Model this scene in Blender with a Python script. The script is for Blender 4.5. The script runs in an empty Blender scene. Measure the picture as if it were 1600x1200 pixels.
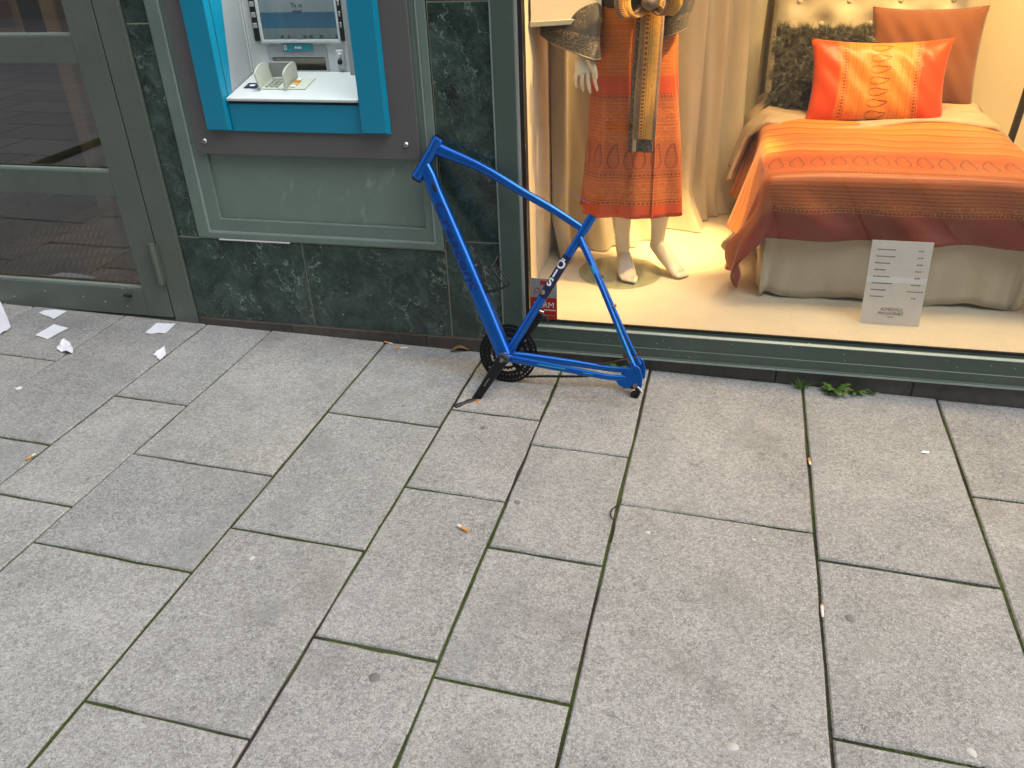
import bpy, bmesh, math, random
from mathutils import Vector, Matrix
R = math.radians
random.seed(7)
scn = bpy.context.scene
COL = scn.collection

# ------------------------------------------------------------------ camera
YAW, PITCH, ROLL = -0.257334, 0.524103, -0.0402425
fw = Vector((math.sin(YAW)*math.cos(PITCH), math.cos(YAW)*math.cos(PITCH), -math.sin(PITCH)))
rt = fw.cross(Vector((0, 0, 1))).normalized()
up = rt.cross(fw)
cr, sr = math.cos(ROLL), math.sin(ROLL)
rt, up = rt*cr + up*sr, up*cr - rt*sr
cam_d = bpy.data.cameras.new('camera')
cam = bpy.data.objects.new('camera', cam_d)
COL.objects.link(cam)
cam.matrix_world = Matrix(((rt.x, up.x, -fw.x, 0), (rt.y, up.y, -fw.y, 0), (rt.z, up.z, -fw.z, 1.5), (0, 0, 0, 1)))
cam_d.sensor_width = 36
cam_d.lens = 1287.8/1600*36
cam_d.clip_start = 0.05
cam_d.clip_end = 500
scn.camera = cam

# ------------------------------------------------------------------ sky, sun, exposure
w = bpy.data.worlds.new('World'); scn.world = w; w.use_nodes = True
nt = w.node_tree
sky = nt.nodes.new('ShaderNodeTexSky'); sky.sky_type = 'NISHITA'; sky.sun_disc = False
SUN_EL, SUN_AZ = R(58), R(105)
sky.sun_elevation = SUN_EL; sky.sun_rotation = SUN_AZ
sky.air_density = 1.0; sky.dust_density = 3.0; sky.ozone_density = 1.0
hs = nt.nodes.new('ShaderNodeHueSaturation'); hs.inputs['Saturation'].default_value = 0.62
nt.links.new(sky.outputs[0], hs.inputs['Color'])
nt.links.new(hs.outputs[0], nt.nodes['Background'].inputs[0])
nt.nodes['Background'].inputs[1].default_value = 0.15
sd = bpy.data.lights.new('sun', 'SUN'); sd.energy = 0.6; sd.angle = R(70); sd.color = (1, .97, .94)
so = bpy.data.objects.new('sun', sd); COL.objects.link(so)
sdir = Vector((math.sin(SUN_AZ)*math.cos(SUN_EL), math.cos(SUN_AZ)*math.cos(SUN_EL), math.sin(SUN_EL)))
so.rotation_euler = sdir.to_track_quat('Z', 'Y').to_euler(); so.location = sdir*20
vs = scn.view_settings
vs.view_transform = 'Standard'; vs.look = 'None'; vs.gamma = 1; vs.use_curve_mapping = False
vs.exposure = 1.0
scn.cycles.max_bounces = 8; scn.cycles.transparent_max_bounces = 12
scn.cycles.caustics_reflective = False; scn.cycles.caustics_refractive = False

# ------------------------------------------------------------------ shader graph helper
class Val:
    def __init__(s, g, sock): s.g = g; s.s = sock
    def _m(s, op, o=None, rev=False): return s.g.math(op, o, s) if rev else s.g.math(op, s, o)
    def __add__(s, o): return s._m('ADD', o)
    __radd__ = __add__
    def __sub__(s, o): return s._m('SUBTRACT', o)
    def __rsub__(s, o): return s._m('SUBTRACT', o, True)
    def __mul__(s, o): return s._m('MULTIPLY', o)
    __rmul__ = __mul__
    def __truediv__(s, o): return s._m('DIVIDE', o)
    def __gt__(s, o): return s._m('GREATER_THAN', o)
    def __lt__(s, o): return s._m('LESS_THAN', o)
    def abs(s): return s._m('ABSOLUTE')
    def frac(s): return s._m('FRACT')
    def sin(s): return s._m('SINE')
    def sqrt(s): return s._m('SQRT')
    def max(s, o): return s._m('MAXIMUM', o)
    def min(s, o): return s._m('MINIMUM', o)
    def pow(s, o): return s._m('POWER', o)
    def floor(s): return s._m('FLOOR')
    def step(s, a, b):
        n = s.g.n('ShaderNodeMapRange'); n.interpolation_type = 'SMOOTHSTEP'
        s.g.l(s, n.inputs[0]); n.inputs[1].default_value = a; n.inputs[2].default_value = b
        return Val(s.g, n.outputs[0])
    def band(s, a, b): return (s > a)*(s < b)

class Graph:
    def __init__(s, name, **kw):
        s.m = bpy.data.materials.new(name); s.m.use_nodes = True; s.t = s.m.node_tree
        s.b = s.t.nodes['Principled BSDF']; s.out = s.t.nodes['Material Output']
        s.set(**kw)
    def set(s, **kw):
        for k, v in kw.items():
            i = s.b.inputs[{'color': 'Base Color', 'rough': 'Roughness', 'metal': 'Metallic', 'spec': 'Specular IOR Level',
                'coat': 'Coat Weight', 'coat_rough': 'Coat Roughness', 'emit': 'Emission Color', 'emit_s': 'Emission Strength',
                'sheen': 'Sheen Weight', 'sss': 'Subsurface Weight', 'normal': 'Normal', 'aniso': 'Anisotropic'}[k]]
            if isinstance(v, Val): s.t.links.new(v.s, i)
            elif isinstance(v, tuple) and len(v) == 3: i.default_value = (*v, 1)
            else: i.default_value = v
        return s
    def n(s, t): return s.t.nodes.new(t)
    def l(s, v, i):
        if v is None: return
        if isinstance(v, Val): s.t.links.new(v.s, i)
        elif isinstance(v, tuple): i.default_value = (*v, 1) if len(i.default_value) == 4 else v
        else: i.default_value = v
    def math(s, op, a, b=None):
        n = s.n('ShaderNodeMath'); n.operation = op; s.l(a, n.inputs[0]); s.l(b, n.inputs[1]); return Val(s, n.outputs[0])
    def coord(s, k='Object'): return Val(s, s.n('ShaderNodeTexCoord').outputs[k])
    def rand(s): return Val(s, s.n('ShaderNodeObjectInfo').outputs['Random'])
    def sep(s, v):
        n = s.n('ShaderNodeSeparateXYZ'); s.l(v, n.inputs[0]); return [Val(s, o) for o in n.outputs]
    def comb(s, x=0., y=0., z=0.):
        n = s.n('ShaderNodeCombineXYZ'); [s.l(a, i) for a, i in zip((x, y, z), n.inputs)]; return Val(s, n.outputs[0])
    def vadd(s, a, b):
        n = s.n('ShaderNodeVectorMath'); n.operation = 'ADD'; s.l(a, n.inputs[0]); s.l(b, n.inputs[1]); return Val(s, n.outputs[0])
    def vmul(s, a, b):
        n = s.n('ShaderNodeVectorMath'); n.operation = 'MULTIPLY'; s.l(a, n.inputs[0]); s.l(b, n.inputs[1]); return Val(s, n.outputs[0])
    def rvec(s, k=50.): return s.vadd(s.coord(), s.comb(s.rand()*k, s.rand()*k*.7, s.rand()*k*1.3))
    def noise(s, v, sc, det=2., rough=.5, dist=0., col=False):
        n = s.n('ShaderNodeTexNoise'); s.l(v, n.inputs['Vector']); n.inputs['Scale'].default_value = sc
        n.inputs['Detail'].default_value = det; n.inputs['Roughness'].default_value = rough; n.inputs['Distortion'].default_value = dist
        return Val(s, n.outputs['Color' if col else 0])
    def voro(s, v, sc, feat='F1', rnd=1., out='Distance'):
        n = s.n('ShaderNodeTexVoronoi'); n.feature = feat; s.l(v, n.inputs['Vector']); n.inputs['Scale'].default_value = sc
        n.inputs['Randomness'].default_value = rnd; return Val(s, n.outputs[out])
    def mix(s, f, a, b, mode='MIX'):
        n = s.n('ShaderNodeMix'); n.data_type = 'RGBA'; n.blend_type = mode
        s.l(f, n.inputs[0]); s.l(a, n.inputs[6]); s.l(b, n.inputs[7]); return Val(s, n.outputs[2])
    def ramp(s, f, *stops):
        n = s.n('ShaderNodeValToRGB'); s.l(f, n.inputs[0]); e = n.color_ramp.elements
        while len(e) < len(stops): e.new(.5)
        for el, (p, c) in zip(e, stops): el.position = p; el.color = (*c, 1) if isinstance(c, tuple) else (c, c, c, 1)
        return Val(s, n.outputs[0])
    def bump(s, h, st=.3, d=.002):
        n = s.n('ShaderNodeBump'); n.inputs['Strength'].default_value = st; n.inputs['Distance'].default_value = d
        s.l(h, n.inputs['Height']); return Val(s, n.outputs[0])

M = {}
def plain(key, color, rough=.5, metal=0., var=.12, scale=40., bump=.05, **kw):
    """a painted or plain surface with slight unevenness in colour, gloss and relief"""
    g = Graph(key, rough=rough, metal=metal, **kw)
    v = g.rvec(); n = g.noise(v, scale, 4., .6); n2 = g.noise(v, scale*.12, 3.)
    k = (n*.6 + n2*.8 - .7)*var*2 + 1.
    g.set(color=g.mix(1., color, g.comb(k, k, k), 'MULTIPLY'), rough=(n2 - .5)*.25 + rough)
    if bump: g.set(normal=g.bump(n, bump, .001))
    M[key] = g.m
    return g

def glass_mat(key, tint, ior, rough=0.):
    g = Graph(key)
    bk = Val(g, g.n('ShaderNodeNewGeometry').outputs['Backfacing'])
    fr = g.n('ShaderNodeFresnel'); g.l(bk*(1/ior - ior) + ior, fr.inputs[0])  # a thin pane reflects alike from both sides
    tr = g.n('ShaderNodeBsdfTransparent'); tr.inputs[0].default_value = (*tint, 1)
    gl = g.n('ShaderNodeBsdfGlossy'); gl.inputs['Roughness'].default_value = rough
    mx = g.n('ShaderNodeMixShader')
    L = g.t.links.new
    L(fr.outputs[0], mx.inputs[0]); L(tr.outputs[0], mx.inputs[1]); L(gl.outputs[0], mx.inputs[2]); L(mx.outputs[0], g.out.inputs[0])
    M[key] = g.m

# ------------------------------------------------------------------ materials
def m_paving():
    g = Graph('granite_paving')
    v = g.rvec(30.); r = g.rand()
    fine = g.noise(v, 120., 4., .8); gr = g.sep(g.voro(v, 130., out='Color'))[0]
    spk = g.noise(v, 210., 3., .7); spk2 = g.noise(v, 380., 2., .6)
    big = g.noise(v, 2.4, 5., .6); mid = g.noise(v, 11., 5., .7)
    base = g.mix((r*3.7).frac(), (.252, .258, .254), (.312, .312, .300))
    base = g.mix((r*7.3).frac()*.6, base, (.290, .284, .268))
    k = 1. + (gr - .5)*.40 + (fine - .5)*1.15 + (mid - .5)*.55 + (big - .5)*.75
    c = g.mix(1., base, g.comb(k, k, k), 'MULTIPLY')
    c = g.mix(spk.step(.56, .66)*.62, c, (.58, .59, .56))
    c = g.mix((1. - spk).step(.56, .66)*.66, c, (.085, .088, .082))
    c = g.mix(spk2.step(.58, .64)*.55, c, (.62, .62, .58))
    st = g.noise(v, 5., 4., .6).step(.54, .72)
    c = g.mix(st*.34, c, (.180, .178, .160))
    wash = g.noise(g.vmul(v, (1., .35, 1.)), 7., 3., .5, .5).step(.55, .75)
    c = g.mix(wash*.32, c, (.20, .215, .215))
    drip = g.noise(v, 30., 2., .4).step(.70, .75)
    c = g.mix(drip*.45, c, (.12, .12, .11))
    pale = g.noise(g.vadd(v, (7., 3., 1.)), 24., 3., .5).step(.70, .76)
    c = g.mix(pale*.35, c, (.52, .52, .49))
    g.set(color=c, rough=.80 - st*.12, spec=.35, normal=g.bump(fine*.8 + gr*.5, .5, .0022))
    M['paving'] = g.m
m_paving()
def m_joint():
    g = Graph('joint_soil', rough=.95)
    v = g.coord()
    n = g.noise(v, 2.2, 3., .5); f = g.noise(v, 160., 4., .7)
    c = g.mix(f, (.010, .008, .006), (.045, .036, .026))
    ms = g.mix(f, (.020, .034, .006), (.085, .12, .02))
    c = g.mix(n.step(.42, .52)*.9, c, ms)
    br = g.voro(v, 26., out='Distance')
    # beyond the laid slabs the material carries the slab pattern
    g.set(color=c, normal=g.bump(f, .8, .004)); M['joint'] = g.m
m_joint()
def m_far():
    g = Graph('far_paving', rough=.8)
    bt = g.n('ShaderNodeTexBrick'); g.l(g.coord(), bt.inputs['Vector']); bt.inputs['Scale'].default_value = 1.
    for i, c in ((1, (.30, .29, .28, 1)), (2, (.26, .255, .25, 1)), (3, (.03, .03, .02, 1))): bt.inputs[i].default_value = c
    bt.inputs['Mortar Size'].default_value = .006; bt.inputs['Brick Width'].default_value = .7; bt.inputs['Row Height'].default_value = .42
    f = g.noise(g.coord(), 180., 3.)
    k = f*.5 + .75
    g.set(color=g.mix(1., Val(g, bt.outputs[0]), g.comb(k, k, k), 'MULTIPLY')); M['far'] = g.m
m_far()
def m_marble():
    g = Graph('green_marble', rough=.22, spec=.45)
    v = g.rvec(20.)
    wv = g.vadd(v, g.vmul(g.noise(v, 6., 5., .65, col=True), (.16, .16, .16)))
    x, y, z = g.sep(wv)
    ani = g.comb(x*1.6 + z*1.1, y, z*.8 - x*.9)
    cloud = g.noise(wv, 10., 8., .72, .4)
    c = g.ramp(cloud, (.32, (.006, .014, .011)), (.47, (.018, .040, .032)), (.60, (.040, .076, .062)), (.80, (.090, .145, .120)))
    def vein(vec, sc, wid, off, dist, det=4.):
        n = g.noise(g.vadd(vec, g.comb(off, off*2., off*.5)), sc, det, .62, dist)
        return 1. - (n - .5).abs().step(0., wid)
    pm = g.noise(v, 5., 2.).step(.36, .55)
    c = g.mix(vein(ani, 2.6, .0075, 3., .5)*pm*.8, c, (.25, .33, .28))
    c = g.mix(vein(ani, 8., .012, 9., .6)*.55*g.noise(v, 7., 2.).step(.42, .62), c, (.19, .24, .21))
    c = g.mix(vein(wv, 19., .018, 5., .8, 5.)*.40*g.noise(v, 11., 2.).step(.38, .6), c, (.13, .18, .155))
    c = g.mix(vein(wv, 46., .030, 2., .6, 5.)*.40, c, (.085, .125, .108))
    c = g.mix(g.noise(wv, 60., 6., .8).step(.60, .74)*.45, c, (.085, .125, .105))
    wz = g.sep(Val(g, g.n('ShaderNodeNewGeometry').outputs['Position']))[2]
    sp = g.voro(v, 24., rnd=1.)
    fleck = (sp < .055)*(g.voro(v, 24., out='Color').__class__(g, g.sep(g.voro(v, 24., out='Color'))[1].s) > .40)*(1. - wz.step(.15, .45))
    c = g.mix(fleck, c, (.55, .57, .52))
    dust = (1. - wz.step(.03, .34))*g.noise(v, 14., 4.)
    c = g.mix(dust*.16, c, (.20, .19, .17))
    g.set(color=c, rough=.14 + g.noise(v, 18., 3.)*.16, normal=g.bump(g.noise(v, 60., 4.), .05, .001)); M['marble'] = g.m
m_marble()
def m_metal(key, color, rough, flecks=True, brush=True, stain=.15):
    g = Graph(key, spec=.4)
    v = g.rvec(9.); x, y, z = g.sep(v)
    br = g.noise(g.comb(x*90., y*90., z*4.), 1., 3., .6)
    lg = g.noise(v, 4., 4., .6); md = g.noise(v, 22., 5., .65)
    k = .86 + (br - .5)*(.16 if brush else .03) + (lg - .3)*.42 + (md - .5)*.12
    c = g.mix(1., color, g.comb(k, k, k), 'MULTIPLY')
    c = g.mix(md.step(.60, .78)*stain, c, (.24, .27, .24))
    wz = g.sep(Val(g, g.n('ShaderNodeNewGeometry').outputs['Position']))[2]
    if flecks:
        sp = g.voro(v, 21.); pick = g.sep(g.voro(v, 21., out='Color'))[1]
        c = g.mix((sp < .07)*(pick > .42)*(1. - wz.step(.08, .34)), c, (.62, .64, .60))
        sp = g.voro(v, 47.); pick = g.sep(g.voro(v, 47., out='Color'))[1]
        c = g.mix((sp < .08)*(pick > .85)*(1. - wz.step(.1, .5)), c, (.55, .57, .53))
    low = (1. - wz.step(.02, .20))*md
    c = g.mix(low*.35, c, (.13, .125, .10))
    g.set(color=c, rough=rough + (lg - .5)*.25, metal=.15, normal=g.bump(br*.3 + md*.3, .06, .001)); M[key] = g.m
m_metal('door_green', (.122, .150, .122), .42)
m_metal('panel_green', (.170, .235, .200), .40, flecks=False, stain=.30)
m_metal('mullion_green', (.080, .118, .098), .42)
def m_worn():
    g = Graph('worn_panel', rough=.38, spec=.45)
    v = g.coord(); x, y, z = g.sep(v)
    cl_ = g.noise(v, 5., 4., .6, 1.); f = g.noise(v, 40., 4.)
    k = .8 + cl_*.35 + (f - .5)*.1
    c = g.mix(1., (.165, .228, .192), g.comb(k, k, k), 'MULTIPLY')
    sm = g.noise(g.comb(x*7., 0., z*4.), 1., 5., .7, 1.5).step(.58, .72)
    c = g.mix(sm*.5, c, (.34, .42, .37))
    scr = g.noise(g.comb((x + z*.35)*32., 0., z*5.), 1., 3., .6).step(.66, .70)*z.step(.06, .13)*x.band(-.17, .08)
    c = g.mix(scr*.8, c, (.50, .48, .38))
    g.set(color=c, rough=.34 + sm*.2); M['panel_worn'] = g.m
m_worn()
plain('edge_light', (.32, .39, .36), .45, .2)
plain('alu', (.42, .45, .44), .42, .6)
plain('plinth', (.105, .102, .092), .7, var=.8, scale=30., bump=.4)
plain('plinth_brown', (.075, .064, .052), .75, var=.9, scale=24., bump=.4)
plain('grout', (.36, .33, .27), .9, var=.5)
plain('rubber', (.008, .008, .008), .6)
plain('plate_grey', (.112, .108, .108), .55, var=.10, scale=12.)
plain('bar_blue', (.0, .235, .375), .38, var=.06)
plain('atm_white', (.56, .58, .58), .45, var=.06)
plain('atm_grey', (.33, .35, .36), .5, var=.06)
plain('atm_shield', (.50, .52, .44), .5, var=.06)
plain('atm_dark', (.012, .013, .014), .4)
plain('slot_metal', (.24, .21, .17), .38, .5, var=.4, scale=60.)
plain('key_grey', (.36, .37, .33), .4, .3)
plain('teal', (.03, .26, .31), .5)
plain('yellow', (.75, .42, .08), .5)
plain('white', (.75, .75, .74), .6, var=.05)
plain('screw', (.55, .55, .54), .3, .9)
plain('stone_wall', (.28, .26, .23), .85, var=.3)
plain('dark_room', (.06, .052, .045), .8)
plain('cream', (.64, .56, .43), .75, var=.06, scale=6.)
plain('cream_cool', (.66, .60, .48), .8, var=.05, scale=6.)
plain('linen', (.47, .425, .33), .9, var=.10, scale=70., bump=.25)
plain('skirt_linen', (.52, .48, .38), .9, var=.10, scale=60., bump=.25)
plain('velvet', (.52, .46, .36), .85, var=.08, scale=30., sheen=.3)
plain('brown_cloth', (.175, .055, .022), .85, var=.20, scale=25., sheen=.3, bump=.2)
plain('beige_quilt', (.40, .31, .22), .85, var=.35, scale=120., bump=.6)
plain('mannequin', (.72, .68, .58), .42, var=.04)
plain('fur_dark', (.055, .055, .050), .85, var=.5)
plain('paper', (.76, .79, .84), .8, var=.08)
plain('card', (.70, .66, .62), .75, var=.04)
plain('ink', (.20, .18, .16), .8)
plain('ink_dark', (.035, .04, .045), .7)
plain('filter', (.62, .30, .09), .85, var=.35, scale=300.)
plain('cig_paper', (.72, .70, .66), .85)
plain('leaf_green', (.10, .19, .035), .55, var=.6, scale=60.)
plain('grass_green', (.09, .20, .03), .6, var=.5)
plain('leaf_dry', (.30, .17, .06), .8, var=.5, scale=80.)
plain('moss', (.075, .105, .016), .95, var=.8, scale=90.)
plain('gum', (.17, .17, .165), .8, var=.3)
plain('gum_white', (.50, .50, .46), .8, var=.3)
plain('twig', (.02, .018, .015), .7)
plain('lamp_black', (.02, .02, .02), .5)
plain('pole_dark', (.045, .042, .035), .4, .4)
plain('red', (.40, .016, .012), .5)
plain('sticker_grey', (.27, .29, .31), .5)
plain('poster', (.48, .44, .44), .7)
plain('bike_black', (.010, .010, .011), .42, .3, var=.5, scale=90.)
plain('bike_steel', (.34, .34, .34), .32, .9, var=.3)
plain('rust', (.085, .045, .026), .8, .2, var=.7, scale=160., bump=.5)
plain('orange_bit', (.55, .20, .03), .6, var=.3)
plain('decal_navy', (.006, .010, .055), .40)
plain('decal_blue', (.003, .022, .13), .42)
plain('decal_teal', (.02, .30, .42), .4)
plain('decal_gold', (.30, .27, .12), .6, var=.8, scale=300.)
def m_bike():
    g = Graph('blue_lacquer')
    v = g.coord(); n = g.noise(v, 9., 4., .6); f = g.noise(v, 700., 2.)
    c = g.mix(n, (.004, .100, .44), (.010, .155, .60))
    sc = g.noise(v, 45., 6., .8, .5).step(.62, .70)
    c = g.mix(sc*.30, c, (.03, .05, .12))
    chip = g.noise(v, 130., 4., .7).step(.72, .74)
    c = g.mix(chip*.8, c, (.30, .36, .46))
    g.set(color=c, metal=.72, rough=.30 + (n - .5)*.15 + sc*.2, coat=.35, coat_rough=.18, normal=g.bump(f, .02, .0005)); M['blue'] = g.m  # lacquer
m_bike()
def emit(key, col, s):
    g = Graph(key, color=(.8, .8, .8), emit=col, emit_s=s); M[key] = g.m
emit('lamp_glow', (1, .78, .5), 6.); emit('atm_glow', (.93, 1., .92), 6.)
glass_mat('window_glass', (.97, .985, .975), 1.40)
glass_mat('door_glass', (.55, .56, .55), 2.35, .01)
glass_mat('base_glass', (.86, .90, .86), 1.45)
def m_screen():
    g = Graph('atm_screen', rough=.12)
    x, y, z = g.sep(g.coord('Generated'))
    lo = g.n('ShaderNodeNewGeometry')
    c = g.ramp(z, (0., (.09, .12, .12)), (.10, (.10, .13, .135)), (.101, (.035, .085, .13)), (.24, (.03, .075, .115)), (.241, (.13, .16, .17)), (.6, (.15, .18, .19)))
    k = .75 + g.noise(g.comb(x*3., 0., z*.6), 2., 2.)*.5
    c = g.mix(1., c, g.comb(k, k, k), 'MULTIPLY')
    g.set(color=c, emit=c, emit_s=.16); M['screen'] = g.m
m_screen()
def m_floor():
    g = Graph('display_floor', rough=.8)
    v = g.coord(); f = g.noise(v, 120., 4., .7); m = g.noise(v, 8., 4.)
    k = .8 + f*.25 + m*.18
    g.set(color=g.mix(1., (.66, .58, .44), g.comb(k, k, k), 'MULTIPLY'), normal=g.bump(f, .15, .002)); M['dfloor'] = g.m
m_floor()
def m_mosaic():
    g = Graph('lobby_floor', rough=.5)
    x, y, z = g.sep(g.coord())
    a = ((x + y*.6)*5.).frac(); b = ((x*.5 - y)*6.).frac()
    chk = ((a > .5) + (b > .5))
    c = g.mix(((a*6.).frac() > .6)*(b > .35), (.10, .085, .07), (.34, .28, .21))
    c = g.mix((y > 3.75), c, (.12, .108, .098)); g.set(color=c); M['mosaic'] = g.m
m_mosaic()

# woven paisley fabric; UV is in metres: u across, w up from the hem
def fabric(key, rows, paisley, dots, plain_bands, dark=1., scallop=None):
    g = Graph(key, rough=.42, spec=.32, sheen=.1)
    u, wv, _ = g.sep(g.coord('UV'))
    uv = g.comb(u, wv, 0.)
    stops = [(p, tuple(c*dark for c in col)) for p, col in rows]
    c = g.ramp(wv/1.6, *stops)
    gold = (.72*dark, .32*dark, .070*dark); deep = (.17*dark, .034*dark, .012*dark)
    pb = None
    for a, b in plain_bands:
        m_ = wv.band(a, b); pb = m_ if pb is None else pb + m_
    free = 1. - pb.min(1.)
    thread = ((wv*520.).sin()*.5 + .5)*g.noise(g.comb(u*6., wv*220., 0.), 1., 2.)
    c = g.mix(thread*.55*free, c, gold)
    fl = g.voro(g.vmul(uv, (1., 1.4, 1.)), 95., 'DISTANCE_TO_EDGE')
    c = g.mix((fl < .06)*free*.30*((wv*17.).sin() > -.2), c, deep)
    fl2 = g.noise(uv, 95., 3., .6, 2.).step(.56, .62)
    c = g.mix(fl2*free*.55*((wv*23.).sin() > 0.), c, gold)
    st = (((wv*36.).frac() - .5).abs() < .045)
    c = g.mix(st*free*.3, c, deep)
    if scallop:
        sc = ((wv + (u*scallop[1]).sin().abs()*.016)*scallop[2]).frac(); up_ = wv > scallop[0]
        c = g.mix((sc < .42)*up_*.75, c, (.66, .27, .055)); c = g.mix((sc > .80)*up_*.8, c, (.50, .075, .014))
        c = g.mix(((sc - .42).abs() < .03)*up_*.5, c, deep)
    for cy, h, cell in paisley:
        x = (u/cell).frac() - .5; y = (wv - cy)/h
        inr = y.abs() < 1.
        ww = (1. - y*y).max(0.).sqrt()*(1. - y*.55)*.30
        x0 = y.max(0.)*y.max(0.)*.16
        d = ((x - x0).abs() - ww)
        reg = wv.band(cy - h*1.15, cy + h*1.15)
        c = g.mix(reg*.45, c, tuple(v*.92 for v in stops[len(stops)//2][1]))
        c = g.mix((d.abs() < .036)*inr*1., c, deep)
        c = g.mix((((x - x0).abs() - ww*.62).abs() < .030)*inr*.55*(fl < .12), c, deep)
    for dy in dots:
        t = ((u*72.).frac() - .5).abs()
        c = g.mix((t < .28)*wv.band(dy - .0045, dy + .0045)*.85, c, deep)
        c = g.mix((((wv - dy).abs() - .009).abs() < .0012)*.6, c, deep)
    wr = g.noise(uv, 9., 3.); fine = g.noise(g.comb(u*400., wv*400., 0.), 1., 2.)
    cr_ = g.noise(g.comb(u*4. + wv*3., wv*7. - u*2., 0.), 1., 4., .55, 1.2)
    g.set(color=c, rough=.38 + (fine - .5)*.2, normal=g.bump(fine*.06 + wr*.6 + cr_*1.2, .36, .010)); M[key] = g.m
RUST_SHADED, ORG, GLD = (.225, .036, .016), (.50, .085, .016), (.58, .165, .028)
fabric('robe_cloth', [(0., (.50, .070, .016)), (.035, (.50, .070, .016)), (.04, (.42, .095, .026)), (.20, (.40, .088, .024)), (.275, (.40, .088, .024)), (.285, (.52, .066, .012)), (.315, (.52, .066, .012)), (.335, (.56, .13, .022)), (.6, GLD)],
    [(.235, .046, .062)], [.058, .165, .447], [(-1., .05), (.455, .515)])
fabric('duvet_cloth', [(0., (.20, .030, .014)), (.055, RUST_SHADED), (.072, (.30, .066, .020)), (.15, (.42, .088, .020)), (.18, ORG), (.27, ORG), (.34, GLD), (.5, (.70, .26, .05)), (1., GLD)],  # rust hem and front bands darkened to paint in the weaker light there
    [(.385, .072, .072)], [.108, .245], [(-1., .10), (.43, .50)], scallop=(.49, 13., 11.))
fabric('pillow_cloth', [(0., (.52, .060, .012)), (.056, (.52, .060, .012)), (.064, (.60, .17, .03)), (.15, (.66, .24, .045)), (.236, (.60, .16, .03)), (.243, (.52, .06, .012)), (1., (.52, .06, .012))],
    [(.245, .036, .050)], [.115, .375], [(-1., .10), (.39, 2.)])
fabric('sash_cloth', [(0., (.16, .15, .14)), (.011, (.16, .15, .14)), (.012, (.72, .38, .08)), (.04, (.78, .44, .10)), (.041, (.16, .15, .14)), (1., (.16, .15, .14))], [], [.024], [(5., 6.)])
def m_kimono():
    g = Graph('sleeve_cloth', rough=.6, sheen=.2)
    u, wv, _ = g.sep(g.coord('UV')); uv = g.comb(u, wv, 0.)
    c = g.mix(g.noise(uv, 14., 3.), (.014, .015, .020), (.045, .045, .050))
    n = g.noise(uv, 70., 3., .6, 3.)
    c = g.mix((n.step(.52, .58))*((wv < .13) + g.noise(uv, 9., 2.).step(.5, .6)).min(1.)*.75, c, (.28, .21, .12))
    c = g.mix(wv.band(.015, .028)*.8, c, (.5, .42, .28))
    g.set(color=c, normal=g.bump(g.noise(uv, 12., 3.), .3, .006)); M['sleeve'] = g.m
m_kimono()

# ------------------------------------------------------------------ object helpers
WORLD = {}
def tag(o, label=None, cat=None, group=None, kind=None):
    for k, v in (('label', label), ('category', cat), ('group', group), ('kind', kind)):
        if v: o[k] = v
    return o
def empty(name, loc, label, cat, group=None):
    o = bpy.data.objects.new(name, None); o.empty_display_size = .05; COL.objects.link(o)
    o.location = loc; WORLD[o] = Vector(loc); return tag(o, label, cat, group)
def mesh_obj(name, me, mat, parent=None, smooth=None, centre=True):
    if centre and len(me.vertices):
        xs = [v.co for v in me.vertices]
        c = Vector([(min(v[i] for v in xs) + max(v[i] for v in xs))/2 for i in range(3)])
        if parent is None: c.z = min(v.z for v in xs)
        me.transform(Matrix.Translation(-c))
    else: c = Vector((0, 0, 0))
    me.materials.clear()
    for m_ in (mat if isinstance(mat, (list, tuple)) else [mat]): me.materials.append(M[m_])
    if smooth is not None:
        me.polygons.foreach_set('use_smooth', [True]*len(me.polygons)); me.set_sharp_from_angle(angle=R(smooth))
    o = bpy.data.objects.new(name, me); COL.objects.link(o); WORLD[o] = c
    if parent is not None: o.parent = parent; o.location = c - WORLD[parent]
    else: o.location = c
    return o
def part(name, bm, mat, parent=None, smooth=None, bevel=0., seg=1, centre=True, recalc=True):
    if bevel: bmesh.ops.bevel(bm, geom=list(bm.edges), offset=bevel, segments=seg, affect='EDGES', profile=.5)
    if recalc: bmesh.ops.recalc_face_normals(bm, faces=bm.faces)
    me = bpy.data.meshes.new(name); bm.to_mesh(me); bm.free()
    return mesh_obj(name, me, mat, parent, smooth, centre)
def NB(): return bmesh.new()
def add_box(bm, x0, x1, y0, y1, z0, z1, f=None):
    P = [(x, y, z) for z in (z0, z1) for y in (y0, y1) for x in (x0, x1)]
    if f: P = [f(*p) for p in P]
    v = [bm.verts.new(p) for p in P]
    for q in ((0, 2, 3, 1), (4, 5, 7, 6), (0, 1, 5, 4), (2, 6, 7, 3), (0, 4, 6, 2), (1, 3, 7, 5)): bm.faces.new([v[i] for i in q])
    return bm
def box(*a, f=None): return add_box(NB(), *a, f=f)
def add_frame(bm, o, i, y0, y1):
    """rectangular frame with a hole: o and i are x0, x1, z0, z1; front y0, back y1"""
    def ring(r, y): return [bm.verts.new((x, y, z)) for x, z in ((r[0], r[2]), (r[1], r[2]), (r[1], r[3]), (r[0], r[3]))]
    a, b, c, d = ring(o, y0), ring(i, y0), ring(o, y1), ring(i, y1)
    for k in range(4):
        n = (k+1) % 4
        for q in ((a[k], a[n], b[n], b[k]), (c[k], d[k], d[n], c[n]), (a[k], c[k], c[n], a[n]), (b[k], b[n], d[n], d[k])): bm.faces.new(q)
    return bm
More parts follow.
